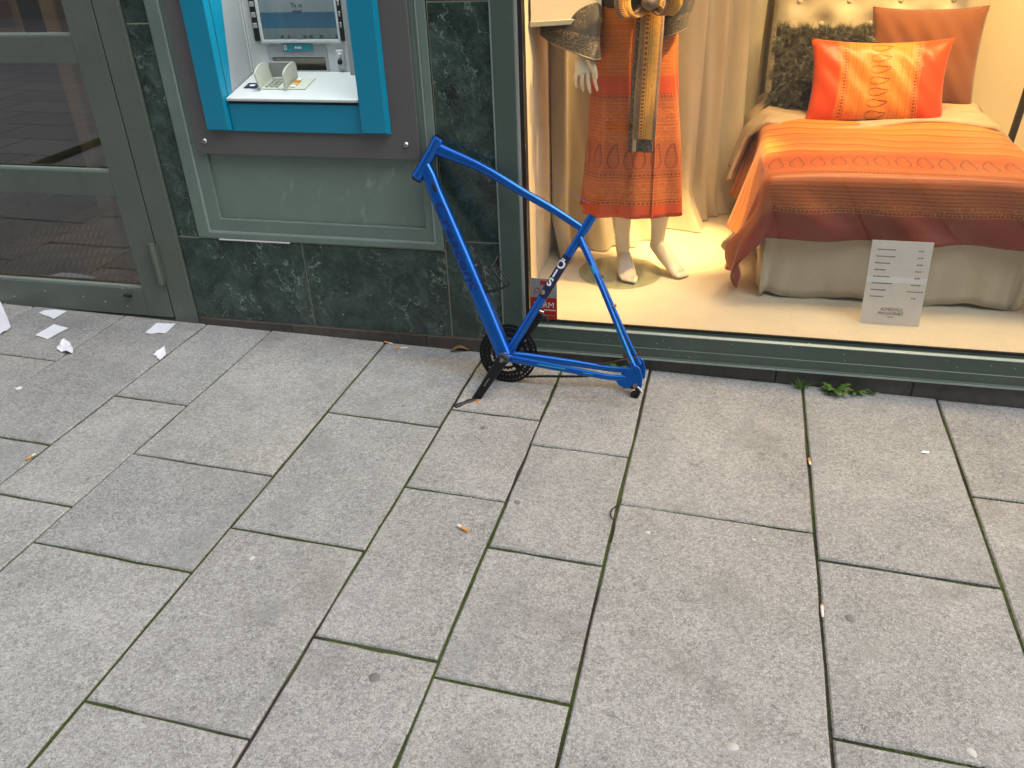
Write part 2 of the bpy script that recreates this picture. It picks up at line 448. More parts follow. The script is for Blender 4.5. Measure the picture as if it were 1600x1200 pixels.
def add_tube(bm, pts, rad, n=12, sup=2., cap=True, ref=None, uv=None, phase=0.):
    """swept tube; rad per point is r or (a, b); sup is the superellipse power"""
    pts = [Vector(p) for p in pts]; L = len(pts)
    if not isinstance(rad, (list,)): rad = [rad]*L
    T = [((pts[min(i+1, L-1)] - pts[i]).normalized() + (pts[i] - pts[max(i-1, 0)]).normalized()).normalized() for i in range(L)]
    ref = Vector(ref) if ref is not None else (Vector((0, 0, 1)) if abs(T[0].z) < .9 else Vector((0, 1, 0)))
    rings = []
    for i in range(L):
        a = (ref - T[i]*ref.dot(T[i])).normalized(); b = T[i].cross(a); ref = a
        ra, rb = rad[i] if isinstance(rad[i], (tuple, list)) else (rad[i], rad[i])
        rg = []
        for k in range(n):
            t = 2*math.pi*k/n + phase; c, s_ = math.cos(t), math.sin(t)
            cc = math.copysign(abs(c)**(2/sup), c); ss = math.copysign(abs(s_)**(2/sup), s_)
            rg.append(bm.verts.new(pts[i] + a*ra*cc + b*rb*ss))
        rings.append(rg)
    for i in range(L-1):
        for k in range(n): bm.faces.new((rings[i][k], rings[i][(k+1) % n], rings[i+1][(k+1) % n], rings[i+1][k]))
    if cap: bm.faces.new(rings[0][::-1]); bm.faces.new(rings[-1])
    return bm
def tube(*a, **k): return add_tube(NB(), *a, **k)
def smooth_path(pts, n=6):
    P = [Vector(p) for p in pts]; out = []
    for i in range(len(P)-1):
        p0, p1, p2, p3 = P[max(i-1, 0)], P[i], P[i+1], P[min(i+2, len(P)-1)]
        for k in range(n):
            t = k/n
            out.append(.5*((2*p1) + (p2-p0)*t + (2*p0-5*p1+4*p2-p3)*t*t + (3*p1-p0-3*p2+p3)*t**3))
    return out + [P[-1]]
def add_prism(bm, poly, f0, f1):
    """polygon (list of 2-tuples) extruded between the maps f0 and f1"""
    a = [bm.verts.new(f0(*p)) for p in poly]; b = [bm.verts.new(f1(*p)) for p in poly]; n = len(poly)
    bm.faces.new(a[::-1]); bm.faces.new(b)
    for i in range(n): bm.faces.new((a[i], a[(i+1) % n], b[(i+1) % n], b[i]))
    return bm
def add_grid(bm, nu, nv, f, uvf=None):
    V = [[bm.verts.new(f(i/nu, j/nv)) for i in range(nu+1)] for j in range(nv+1)]
    ul = bm.loops.layers.uv.verify() if uvf else None
    for j in range(nv):
        for i in range(nu):
            fc = bm.faces.new((V[j][i], V[j][i+1], V[j+1][i+1], V[j+1][i]))
            if uvf:
                for lp, (a, b) in zip(fc.loops, ((i, j), (i+1, j), (i+1, j+1), (i, j+1))): lp[ul].uv = uvf(a/nu, b/nv)
    return bm
def solidify(o, t, off=0.):
    m_ = o.modifiers.new('thickness', 'SOLIDIFY'); m_.thickness = t; m_.offset = off; return o
def text_mesh(body, size, ext=.0004, font_shear=0., align='CENTER', bold=0.):
    cu = bpy.data.curves.new('lettering', 'FONT'); cu.body = body; cu.size = size; cu.extrude = ext; cu.align_x = align; cu.align_y = 'CENTER'
    cu.shear = font_shear; cu.offset = bold; cu.resolution_u = 3
    o = bpy.data.objects.new('lettering', cu); COL.objects.link(o)
    dg = bpy.context.evaluated_depsgraph_get(); me = bpy.data.meshes.new_from_object(o.evaluated_get(dg))
    bpy.data.objects.remove(o); bpy.data.curves.remove(cu)
    bm = NB(); bm.from_mesh(me); bpy.data.meshes.remove(me); return bm
def flat_text(name, body, size, org, ax, ay, mat, parent, ext=.0003, **k):
    bm = text_mesh(body, size, ext, **k); ax, ay, org = Vector(ax), Vector(ay), Vector(org); az = ax.cross(ay)
    for v in bm.verts: v.co = org + ax*v.co.x + ay*v.co.y + az*(v.co.z + ext)
    return part(name, bm, mat, parent)
def nrm(i, s=0.):
    return random.Random(i*7919 + 13).gauss(0, 1)*s

# ================================================================== GROUND
GA, GS = -.01803, -.02189
ca, sa = math.cos(GA), math.sin(GA)
def gz(x, y): return GS*(x*ca + y*sa)
def pq(p, q): return (p*ca - q*sa, p*sa + q*ca)
WALL = 2.70

def big_sheet(name, mat, dz, x0, x1, y0, y1, n):
    bm = NB()
    add_grid(bm, n, n, lambda u, v: (x0 + (x1-x0)*u, y0 + (y1-y0)*v, gz(x0 + (x1-x0)*u, y0 + (y1-y0)*v) + dz))
    return tag(part(name, bm, mat, centre=False), kind='structure')
big_sheet('street_ground', 'far', -.045, -60, 60, -60, WALL + .01, 4)
pavement = big_sheet('pavement', 'joint', -.0075, -4.6, 3.0, -1.2, WALL + .004, 60)
WORLD[pavement] = Vector((0, 0, 0))
cols = [-4.42, -3.93, -3.40, -2.904, -2.449, -2.059, -1.765, -1.268, -.861, -.546, -.229, .309, .752, 1.17, 1.56, 2.05, 2.55]
joints = {-2.904: [2.242], -2.449: [1.753], -2.059: [2.072, 1.499], -1.765: [1.771, 1.342], -1.268: [2.146, 1.527, .930], -.861: [2.263, 1.818, 1.219],
    -.546: [2.120, 1.620, 1.177], -.229: [1.886], .309: [1.778, 1.228], .752: [2.161]}
rs = random.Random(3)
moss_runs = []
GAP = .0042
for ci in range(len(cols)-1):
    p0, p1 = cols[ci], cols[ci+1]
    js = list(joints.get(p0, []))
    if not js: js = [2.7 - rs.uniform(.25, .6)]
    if p0 == -.229: js.append(.93)
    while js[-1] > -.9: js.append(js[-1] - rs.choice((.42, .5, .55, .62, .7)))
    top = None
    edges = [None] + js
    for k in range(len(edges)-1):
        qa = edges[k]; qb = edges[k+1]
        def corner(p, q):
            if q is None: q = (WALL - .004 - p*sa)/ca
            return p, q
        cs = [corner(p0+GAP, qb+GAP), corner(p1-GAP, qb+GAP), corner(p1-GAP, qa if qa is None else qa-GAP), corner(p0+GAP, qa if qa is None else qa-GAP)]
        cs = [(p + rs.gauss(0, .0008), q + rs.gauss(0, .0008)*(qa is not None)) for p, q in cs]
        cx = sum(c[0] for c in cs)/4; cy = sum(c[1] for c in cs)/4
        dz = rs.gauss(0, .0009); tx, ty = rs.gauss(0, .002), rs.gauss(0, .002)
        per = []
        for i in range(4):
            a, b = cs[i], cs[(i+1) % 4]; d_ = (b[0]-a[0], b[1]-a[1]); ln = math.hypot(*d_); nx, ny = -d_[1]/ln, d_[0]/ln
            for t in (0., .17, .33, .5, .66, .83):
                j = (0 if t == 0 else rs.gauss(0, .0009) + (rs.random() < .08)*.002)*(0 if (qa is None and i == 2) else 1)
                per.append((a[0] + d_[0]*t + nx*j, a[1] + d_[1]*t + ny*j))
        bm = NB(); rings = []
        for ins, z in ((0, -.03), (0, -.0040), (.0040, 0)):
            rg = []
            for p, q in per:
                fx_ = (p-cx)/max(abs(c[0]-cx) for c in cs); fy_ = (q-cy)/max(abs(c[1]-cy) for c in cs)
                pp = p - math.copysign(ins, fx_)*(abs(fx_) > .9); qq = q - math.copysign(ins, fy_)*(abs(fy_) > .9)
                x, y = pq(pp, qq); rg.append(bm.verts.new((x, y, gz(x, y) + z + dz + tx*(pp-cx) + ty*(qq-cy))))
            rings.append(rg)
        for a, b in zip(rings, rings[1:]):
            for i in range(24): bm.faces.new((a[i], a[(i+1) % 24], b[(i+1) % 24], b[i]))
        bm.faces.new(rings[-1])
        part('paving_slab', bm, 'paving', pavement)
        if k > 0: moss_runs.append(((p0, qa), (p1, qa)))
    moss_runs.append(((p0, 2.6), (p0, .4)))
# moss in the joints: small upright flakes, too many to count
bm = NB(); rm = random.Random(11)
def moss_amount(x, y):
    return .5 + .5*math.sin(x*5.1 + 1.3*math.sin(y*3.3)) * math.cos(y*4.2 - .7 + x)
for (a, b) in moss_runs:
    ln = math.hypot(b[0]-a[0], b[1]-a[1]); cross = abs(a[1]-b[1]) < .01
    for i in range(int(ln*900)):
        t = rm.random(); p = a[0] + (b[0]-a[0])*t; q = a[1] + (b[1]-a[1])*t
        x, y = pq(p, q)
        if not (-3.2 < x < 1.4 and y > .6): continue
        if rm.random() > moss_amount(x, y)*(1.15 if cross else .75) - (.22 if not cross else .05): continue
        o = rm.uniform(-1, 1)*.0036
        if cross: q += o
        else: p += o
        x, y = pq(p, q); z = gz(x, y) - .0072; h = rm.uniform(.002, .0062); r = rm.uniform(.0012, .003); an = rm.random()*6.28
        vs_ = [bm.verts.new((x + r*math.cos(an + k*2.09), y + r*math.sin(an + k*2.09), z)) for k in range(3)]
        tp = bm.verts.new((x + rm.uniform(-.001, .001), y + rm.uniform(-.001, .001), z + h))
        for k in range(3): bm.faces.new((vs_[k], vs_[(k+1) % 3], tp))
tag(part('moss', bm, 'moss'), 'green moss growing in the joints between the paving slabs', 'moss', kind='stuff')

# ================================================================== FACADE: marble and plinth
bld = empty('shop_building', (-1.2, WALL, .03), 'shop front clad in dark green veined marble above grey paving', 'building')
part('backing_wall', box(-2.044, -1.952, 2.7022, 2.80, -.05, 2.5), 'grout', bld)
part('backing_wall', box(-1.952, -.941, 2.7022, 2.80, -.05, .424), 'grout', bld)
part('backing_wall', box(-.941, -.733, 2.7022, 2.80, -.05, 2.5), 'grout', bld)
for x0, x1, z0, z1 in ((-2.044, -1.953, .4255, 1.1945), (-2.044, -1.953, 1.1995, 2.5), (-2.044, -1.519, .076, .4205), (-1.5145, -.9425, .076, .4205),
        (-.938, -.7365, .076, .4605), (-.938, -.7365, .4655, 1.2495), (-.938, -.7365, 1.2545, 2.5)):
    part('marble_panel', box(x0, x1, WALL + nrm(int(x0*99+z0*77), .0006), 2.711, z0, z1), 'marble', bld, bevel=.0012)
for x0, x1 in ((-2.046, -1.62), (-1.618, -1.05), (-1.048, -.733)):
    part('plinth_stone', box(x0, x1, 2.694, 2.75, -.06, .0735), 'plinth_brown', bld, bevel=.003)
for x0, x1 in ((-.731, -.32), (-.318, .262), (.264, .716), (.718, 1.30), (1.302, 2.6)):
    part('plinth_stone', box(x0, x1, 2.700 + nrm(int(x0*50), .0008), 2.80, -.12, .0545), 'plinth', bld, bevel=.003)
part('upper_wall', box(-4.9, 3.4, 2.68, 3.0, 2.52, 9.0), 'stone_wall', bld)
part('side_pier', box(-4.9, -3.42, 2.70, 3.0, -.05, 2.515), 'stone_wall', bld)
part('side_pier', box(2.62, 3.4, 2.70, 3.0, -.15, 2.515), 'stone_wall', bld)

# house across the street: it shades the shop front and shows in the panes
opp = empty('opposite_building', (-1., -6.6, 0), 'plain rendered house across the street behind the viewer', 'building')
part('wall', box(-16, 14, -7.6, -6.9, -.6, 11.5), 'stone_wall', opp)
part('roof', box(-16.3, 14.3, -12, -6.5, 11.5, 11.8), 'dark_room', opp)
for r_ in range(4):
    for k in range(11):
        x = -14.6 + k*2.6; z = .6 + r_*2.8
        wn = part('window_frame', add_frame(NB(), (x, x + 1.3, z, z + 1.7), (x + .08, x + 1.22, z + .08, z + 1.62), -6.87, -6.95), 'white', opp)
        part('window_pane', box(x + .08, x + 1.22, -6.885, -6.882, z + .08, z + 1.62), 'door_glass', wn)
# ================================================================== DOOR
door = empty('glazed_door', (-2.6, WALL, .05), 'green metal framed glass door with three panes left of the marble', 'door')
DY = 2.690
part('door_frame', box(-2.1515, -2.0475, DY, 2.76, .028, 2.5), 'door_green', door, bevel=.002)
part('door_frame', box(-3.42, -3.305, DY, 2.76, .05, 2.5), 'door_green', door, bevel=.002)
part('threshold', box(-3.30, -2.12, DY + .006, 2.78, .005, .0585), 'plinth_brown', door, bevel=.002)
leaf = NB()
L0, L1 = -3.30, -2.1565
add_box(leaf, -2.274, L1, DY, 2.745, .064, 2.45)
add_box(leaf, L0, -3.18, DY, 2.745, .064, 2.45)
part('stile', leaf, 'door_green', door, bevel=.0015)
for z0, z1 in ((.064, .184), (.5755, .6715), (1.0665, 1.1605), (2.33, 2.45)):
    part('rail', box(-3.1795, -2.2745, DY + .0012, 2.744, z0, z1), 'door_green', door, bevel=.0015)
for z0, z1 in ((.184, .5755), (.6715, 1.0665), (1.1605, 2.33)):
    part('glazing_bead', box(-3.1795, -2.2745, DY + .010, DY + .026, z0 + .0005, z0 + .008), 'edge_light', door)
    part('pane', box(-3.179, -2.275, 2.722, 2.728, z0 + .009, z1 - .001), 'door_glass', door)
hg = part('hinge', tube([(-2.161, DY - .014, .222), (-2.161, DY - .014, .395)], .0125, 12), 'door_green', door, smooth=40)
part('hinge_leaf', box(-2.175, -2.148, DY - .008, DY - .001, .228, .389), 'door_green', door)
kp = part('door_bolt', tube([(-2.362, DY - .008, .156), (-2.330, DY - .008, .153)], .006, 10), 'rubber', door, smooth=40)
# lobby behind the door
def struct(name, bm, mat): return tag(part(name, bm, mat, centre=False), kind='structure')
struct('lobby_floor', box(-3.6, -2.0, 2.785, 5.4, .01, .05), 'mosaic')
struct('lobby_wall_left', box(-3.64, -3.60, 2.78, 5.4, 0, 2.6), 'dark_room')
struct('lobby_wall_right', box(-2.00, -1.96, 2.81, 5.4, 0, 2.6), 'dark_room')
struct('lobby_wall_back', box(-3.6, -2.0, 5.4, 5.44, 0, 2.6), 'dark_room')
struct('lobby_ceiling', box(-3.64, -1.96, 2.78, 5.44, 2.6, 2.64), 'dark_room')
pil = part('lit_column', box(-2.690, -2.618, 3.05, 3.12, .052, 2.58), 'cream', bevel=.006)
tag(pil, 'cream column glowing behind the top pane of the door', 'column')
brd = part('bronze_panel', box(-2.612, -2.46, 3.14, 3.18, .052, 2.58), 'leaf_dry'); tag(brd, 'brown bronze panel behind the top pane beside the cream column', 'panel')
nb = empty('notice_rack', (-2.95, 3.0, 1.0), 'rack of pale printed notices behind the top left door pane', 'rack')
part('backboard', box(-3.15, -2.775, 3.02, 3.035, 1.02, 1.75), 'poster', nb)
for k in range(6): part('notice', box(-3.12, -2.79, 3.008, 3.014, 1.08 + k*.10, 1.15 + k*.10), 'brown_cloth' if k in (1,) else 'poster', nb)
# lobby lamp that lights the column
def spot_lamp(name, loc, tgt, watt, size, blend, label, cat='spotlight', group=None, col=(1, .60, .20), rad=.03):
    t = empty(name, loc, label, cat, group)
    d = (Vector(tgt) - Vector(loc)).normalized(); l = Vector(loc)
    part('lamp_housing', tube([l - d*.13, l - d*.015, l], [.035, .04, .042], 20, cap=True), 'lamp_black', t, smooth=40)
    part('lens', tube([l + d*.0015, l + d*.004], .034, 20), 'lamp_glow', t)
    part('bracket', tube([l - d*.07, Vector((l.x, l.y, l.z + .20))], .008, 8), 'lamp_black', t)
    ld = bpy.data.lights.new('beam', 'SPOT'); ld.energy = watt; ld.spot_size = R(size); ld.spot_blend = blend; ld.color = col; ld.shadow_soft_size = rad
    lo = bpy.data.objects.new('beam', ld); COL.objects.link(lo); lo.parent = t
    lo.location = d*.012; lo.rotation_euler = d.to_track_quat('-Z', 'Y').to_euler()
    return t
spot_lamp('lobby_spotlight', (-2.62, 2.93, 2.36), (-2.55, 3.15, .6), 60, 70, .6, 'black spotlight on the lobby ceiling behind the door')

# ================================================================== ATM PANEL FRAME
pf = empty('metal_panel', (-1.446, WALL, .43), 'pale green metal infill panel with stepped frame below the cash machine', 'panel')
part('outer_frame', add_frame(NB(), (-1.950, -.9445, .427, 2.45), (-1.902, -.971, .449, 2.40), 2.694, 2.74), 'panel_green', pf, bevel=.0015)
part('inner_frame', add_frame(NB(), (-1.9018, -.9712, .4492, 2.3998), (-1.840, -1.010, .505, 2.36), 2.700, 2.74), 'panel_green', pf, bevel=.003)
part('bead', add_frame(NB(), (-1.9015, -.9715, .4495, 2.3995), (-1.8945, -.9785, .4562, 2.393), 2.696, 2.7005), 'edge_light', pf)
part('infill_sheet', box(-1.842, -1.008, 2.7115, 2.718, .503, .86), 'panel_worn', pf)
part('worn_patch', box(-1.86, -1.56, 2.6905, 2.6935, .4215, .4262), 'white', pf)
# ================================================================== CASH MACHINE
atm = empty('cash_machine', (-1.44, WALL, .76), 'cash machine with bright blue surround set in a grey plate', 'cash machine')
part('mounting_plate', add_frame(NB(), (-1.864, -1.000, .757, 1.95), (-1.70, -1.19, .86, 1.85), 2.682, 2.693), 'plate_grey', atm, bevel=.0015)
for x, z in ((-1.823, .804), (-1.047, .809), (-1.823, 1.90), (-1.047, 1.90)):
    s_ = part('screw', tube([(x, 2.6815, z), (x, 2.679, z), (x, 2.676, z)], [.0105, .0095, .006], 14), 'screw', atm, smooth=40)
    part('screw_socket', tube([(x, 2.6762, z), (x, 2.6755, z)], .0032, 6), 'atm_dark', s_)
BF = 2.657
def bar(x0, x1, bx0, bx1):
    bm = NB()
    # front face narrower than the back so that the sides are splayed
    pts = [(x0, 2.6815, .843), (x1, 2.6815, .843), (x1, 2.6815, 1.80), (x0, 2.6815, 1.80), (bx0, BF, .851), (bx1, BF, .851), (bx1, BF, 1.80), (bx0, BF, 1.80)]
    v = [bm.verts.new(p) for p in pts]
    for q in ((0, 1, 2, 3), (4, 7, 6, 5), (0, 4, 5, 1), (1, 5, 6, 2), (2, 6, 7, 3), (3, 7, 4, 0)): bm.faces.new([v[i] for i in q])
    return bm
part('surround_bar', bar(-1.787, -1.692, -1.786, -1.700), 'bar_blue', atm, bevel=.0015)
part('surround_bar', bar(-1.194, -1.095, -1.192, -1.102), 'bar_blue', atm, bevel=.0015)
part('surround_liner', box(-1.6927, -1.6905, 2.6825, 2.748, .955, 1.80, f=lambda x, y, z: (x, y if y < 2.7 else 2.705 + .05*(z-.93)/.33, z)), 'bar_blue', atm)
part('surround_head', box(-1.80, -1.09, 2.64, 2.6815, 1.80, 1.88), 'bar_blue', atm, bevel=.002)
part('lower_panel', box(-1.6915, -1.1945, 2.672, 2.70, .8445, .9395), 'bar_blue', atm, bevel=.001)
part('shadow_gap', box(-1.6912, -1.1948, 2.676, 2.70, .9398, .9482), 'rubber', atm)  # near-black strip stands in for the shade in the gap below the shelf
def shz(y): return .962 + (y - 2.675)*(.048/.215)
sh = NB(); add_box(sh, -1.6895, -1.1955, 2.662, 2.892, 0, 1, f=lambda x, y, z: (x, y, (.9485 if y < 2.7 else .99) if z == 0 else shz(y)))
part('shelf', sh, 'atm_white', atm, bevel=.003, seg=2)
part('side_wall', box(-1.7035, -1.6928, 2.683, 2.899, .95, 1.85), 'atm_grey', atm)
part('side_wall', box(-1.1945, -1.185, 2.7, 2.899, .97, 1.85), 'atm_grey', atm)
for y in (2.862, 2.880): part('side_rail', box(-1.6912, -1.6865, y, y + .004, 1.012, 1.8), 'atm_white', atm)
part('hood', box(-1.6912, -1.1948, 2.70, 2.899, 1.79, 1.82), 'atm_white', atm)
part('back_panel', add_frame(NB(), (-1.6914, -1.1946, 1.0, 1.79), (-1.614, -1.404, 1.012, 1.058), 2.893, 2.93), 'atm_white', atm)
part('slot_back', box(-1.6138, -1.4042, 2.915, 2.93, 1.0122, 1.0578), 'slot_metal', atm)
part('slot_lip', box(-1.6135, -1.4045, 2.899, 2.915, 1.034, 1.054, f=lambda x, y, z: (x, y + (1.054 - z)*.4, z)), 'slot_metal', atm)
part('slot_shutter', box(-1.6135, -1.4045, 2.897, 2.903, 1.0125, 1.022), 'atm_dark', atm)
part('slot_surround', add_frame(NB(), (-1.625, -1.393, 1.008, 1.098), (-1.6145, -1.4035, 1.0115, 1.0585), 2.8905, 2.894), 'atm_grey', atm)
tl = part('label_strip', box(-1.562, -1.446, 2.888, 2.8904, 1.0805, 1.1035), 'teal', atm)
part('label_icon', add_frame(NB(), (-1.557, -1.547, 1.084, 1.1), (-1.555, -1.549, 1.087, 1.097), 2.8872, 2.8879), 'white', tl)
for k, (a, b) in enumerate(((-1.514, -1.508), (-1.506, -1.502), (-1.500, -1.494), (-1.492, -1.488))):
    part('label_mark', box(a, b, 2.8872, 2.8879, 1.088, 1.096 - .002*(k % 2)), 'white', tl)
part('screen_bezel', add_frame(NB(), (-1.642, -1.332, 1.108, 1.50), (-1.632, -1.340, 1.118, 1.49), 2.884, 2.893), 'atm_white', atm, bevel=.001)
scr = part('screen', box(-1.6315, -1.3405, 2.889, 2.8925, 1.1185, 1.4895), 'screen', atm)
flat_text('screen_text', 'Ta ut', .020, (-1.484, 2.8885, 1.230), (1, 0, 0), (0, 0, 1), 'ink_dark', scr)
for k in range(9): part('screen_mark', box(-1.503 + k*.0042, -1.500 + k*.0042, 2.8878, 2.8886, 1.2085, 1.2125 + .001*(k % 3)), 'ink_dark', scr)
for x, n_ in ((-1.563, 4), (-1.535, 3), (-1.475, 5), (-1.452, 5), (-1.412, 5), (-1.352, 3)):
    for k in range(n_): part('screen_mark', box(x + k*.003, x + k*.003 + .0022, 2.8878, 2.8886, 1.1245, 1.131 + .001*(k % 2)), 'ink_dark', scr)
for x0, x1 in ((-1.666, -1.644), (-1.330, -1.318)):
    st = part('button_strip', box(x0, x1, 2.886, 2.8925, 1.114, 1.50), 'atm_dark', atm)
    for z in (1.165, 1.200, 1.235, 1.270, 1.305): part('button', box(x0 + .003, x1 - .002, 2.882, 2.8858, z - .0075, z + .0095), 'key_grey', st, bevel=.001)
part('right_fascia', box(-1.300, -1.1948, 2.858, 2.8925, .998, 1.785), 'atm_grey', atm, bevel=.002)
part('fascia_slot', box(-1.2435, -1.2385, 2.8535, 2.8578, 1.09, 1.165), 'atm_dark', atm)
part('fascia_reader', add_frame(NB(), (-1.272, -1.24, 1.222, 1.31), (-1.268, -1.244, 1.226, 1.306), 2.853, 2.8578), 'teal', atm)
lk = part('lock_plate', box(-1.358, -1.329, 2.886, 2.8928, 1.022, 1.084), 'atm_white', atm, bevel=.002)
part('knob', tube([(-1.344, 2.8858, 1.066), (-1.344, 2.874, 1.066)], [.010, .0085], 16), 'atm_white', lk, smooth=40)
part('knob', tube([(-1.345, 2.8858, 1.043), (-1.345, 2.878, 1.043)], [.0085, .0075], 16), 'atm_dark', lk, smooth=40)
# keypad with privacy shields
def on_shelf(x, y, h=0.): return (x, y - h*.22, shz(y) + h)
kpd = NB(); add_box(kpd, -1.602, -1.420, 2.735, 2.825, .0004, .0035, f=on_shelf); kp = part('keypad', kpd, 'slot_metal' if False else 'atm_shield', atm)
for r_ in range(4):
    for c_ in range(5):
        x = -1.578 + c_*.0185 + (.022 if c_ == 4 else 0); y = 2.745 + r_*.0185
        if c_ == 3: continue
        mt = 'key_grey' if c_ < 3 else ('white', 'yellow', 'orange_bit', 'white')[r_]
        part('key', add_box(NB(), x, x + (.013 if c_ < 3 else .02), y, y + .013, .0036, .0085, f=on_shelf), mt, kp, bevel=.001)
def shield(x, lean):
    poly = [(2.727, 0), (2.832, 0)] + [(2.78 + .052*math.cos(t), .048 + .020*math.sin(t)) for t in [math.pi*k/10 for k in range(11)]]
    bm = NB(); add_prism(bm, poly, lambda y, h: (x - .0025 + lean*h, y - h*.25, shz(y) + h + .0004), lambda y, h: (x + .0025 + lean*h, y - h*.25, shz(y) + h + .0004))
    return part('privacy_shield', bm, 'atm_shield', atm)
shield(-1.588, -.12); shield(-1.492, .10)
add = NB(); add_box(add, -1.588, -1.492, 2.826, 2.832, .006, .058, f=on_shelf); part('shield_bridge', add, 'atm_grey', atm)
rd = NB(); add_box(rd, -1.662, -1.612, 2.742, 2.785, .0004, .0018, f=on_shelf); rdo = part('contactless_pad', rd, 'decal_navy', atm)
rd = NB(); add_tube(rd, [on_shelf(-1.636, 2.763, .0019), on_shelf(-1.636, 2.763, .0028)], [(.008, .012)]*2, 14); part('pad_symbol', rd, 'white', rdo)
part('light_strip', box(-1.60, -1.29, 2.72, 2.75, 1.785, 1.7895), 'atm_glow', atm)
ad = bpy.data.lights.new('hood_light', 'AREA'); ad.shape = 'RECTANGLE'; ad.size = .36; ad.size_y = .08; ad.energy = 2.6; ad.color = (.90, 1., .94)
ao = bpy.data.objects.new('hood_light', ad); COL.objects.link(ao); ao.parent = atm; ao.location = Vector((-1.44, 2.76, 1.78)) - WORLD[atm]

# ================================================================== SHOP WINDOW
win = empty('shop_window', (.6, WALL, .06), 'large shop window with dark green metal frame and low sill', 'window')
part('mullion', box(-.7275, -.655, 2.683, 2.76, .046, 2.5), 'mullion_green', win, bevel=.0015)
part('edge_strip', box(-.7335, -.7278, 2.686, 2.74, .05, 2.5), 'edge_light', win)
part('edge_strip', box(-.6548, -.6475, 2.688, 2.75, .14, 2.45), 'alu', win)
part('gasket', box(-.6474, -.634, 2.705, 2.75, .14, 2.45), 'rubber', win)
sl = NB()
prof = [(2.676, .058), (2.676, .0635), (2.682, .066), (2.682, .098), (2.6845, .100), (2.6845, .150), (2.688, .1545), (2.702, .159), (2.702, .166), (2.713, .166), (2.713, .058)]
add_prism(sl, prof, lambda y, z: (-.6545, y, z), lambda y, z: (2.60, y, z))
part('sill', sl, 'mullion_green', win)
part('sill_cap', add_prism(NB(), [(2.6842, .1515), (2.6935, .1556), (2.6935, .1590), (2.683, .1548)], lambda y, z: (-.6472, y, z), lambda y, z: (2.598, y, z)), 'edge_light', win)
part('drip_edge', box(-.6546, 2.598, 2.674, 2.6815, .0552, .0615), 'edge_light', win)
part('bottom_gasket', box(-.6472, 2.598, 2.7028, 2.7125, .1662, .1745), 'rubber', win)
part('head_frame', box(-.6545, 2.6, 2.683, 2.76, 2.40, 2.5), 'mullion_green', win)
part('end_mullion', box(2.545, 2.615, 2.682, 2.76, .169, 2.399), 'mullion_green', win)
part('glass_pane', box(-.6338, 2.544, 2.708, 2.714, .1750, 2.399), 'window_glass', win)
# alarm sticker on the glass
stk = empty('alarm_sticker', (-.579, 2.7060, .178), 'grey and red alarm company sticker in the bottom corner of the shop window', 'sticker')
part('grey_field', box(-.628, -.530, 2.7050, 2.7070, .262, .336), 'sticker_grey', stk)
part('red_field', box(-.628, -.530, 2.7048, 2.7070, .178, .2615), 'red', stk)
part('emblem', box(-.592, -.566, 2.7043, 2.7049, .312, .328), 'red', stk)
flat_text('lettering', 'LARM', .031, (-.579, 2.7045, .232), (1, 0, 0), (0, 0, 1), 'white', stk)
flat_text('lettering', 'D', .030, (-.607, 2.7047, .288), (1, 0, 0), (0, 0, 1), 'red', stk, font_shear=.4)
for k in range(11): part('small_print', box(-.578 + k*.004, -.5752 + k*.004, 2.7041, 2.7047, .2105, .2150), 'white', stk)
for k in range(14): part('small_print', box(-.600 + k*.0045, -.597 + k*.0045, 2.7041, 2.7047, .190, .1932), 'orange_bit', stk)

# ================================================================== DISPLAY ROOM
FZ = .170
struct('display_floor', box(-.70, 2.6, 2.7135, 4.75, .10, FZ), 'dfloor')
struct('display_wall_left', box(-.73, -.684, 2.765, 4.75, .1705, 2.72), 'cream')
struct('display_wall_back', box(-.683, 2.6, 4.70, 4.75, .1705, 2.72), 'cream')
struct('display_wall_right', box(2.5, 2.6, 2.765, 4.699, .1705, 2.72), 'cream')
struct('display_ceiling', box(-.73, 2.6, 2.765, 4.75, 2.725, 2.78), 'cream')
struct('window_header', box(-.73, 2.6, 2.765, 2.80, 2.41, 2.72), 'cream')
SG = 'spotlights on the display ceiling'
spot_lamp('ceiling_spotlight', (.42, 3.02, 2.5), (-.12, 3.55, .17), 480, 17, .9, 'black spotlight on the display ceiling aimed at the floor behind the mannequin', group=SG)
spot_lamp('ceiling_spotlight', (.95, 2.98, 2.5), (-.33, 3.2, 1.0), 150, 38, .7, 'black spotlight on the display ceiling aimed at the mannequin', group=SG)
spot_lamp('ceiling_spotlight', (.45, 3.30, 2.5), (.62, 4.1, .8), 75, 40, .7, 'black spotlight on the display ceiling aimed at the pillows', group=SG)
spot_lamp('ceiling_spotlight', (-.35, 2.98, 2.5), (.35, 3.7, .5), 22, 50, .7, 'black spotlight on the display ceiling aimed at the bed foot', group=SG)
spot_lamp('ceiling_spotlight', (1.7, 3.1, 2.5), (1.1, 4.6, .9), 150, 60, .8, 'black spotlight on the display ceiling aimed at the right back wall', group=SG)
spot_lamp('ceiling_spotlight', (.10, 2.95, 2.5), (-.56, 3.05, .35), 46, 36, .8, 'black spotlight on the display ceiling aimed at the left display wall', group=SG)
spot_lamp('ceiling_spotlight', (.75, 3.75, 2.5), (.72, 2.85, .2), 22, 60, .8, 'black spotlight on the display ceiling aimed at the price card', group=SG)
cl = empty('ceiling_fill_panel', (.8, 3.225, 2.70), 'unseen warm fill panel added in the display ceiling above the bed', 'light')  # unseen panel, added as general fill and for warm spill outside
part('panel_body', box(.0, 1.6, 2.85, 3.6, 2.70, 2.724), 'lamp_black', cl)
part('diffuser', box(.03, 1.57, 2.88, 3.57, 2.697, 2.6995), 'lamp_glow', cl)
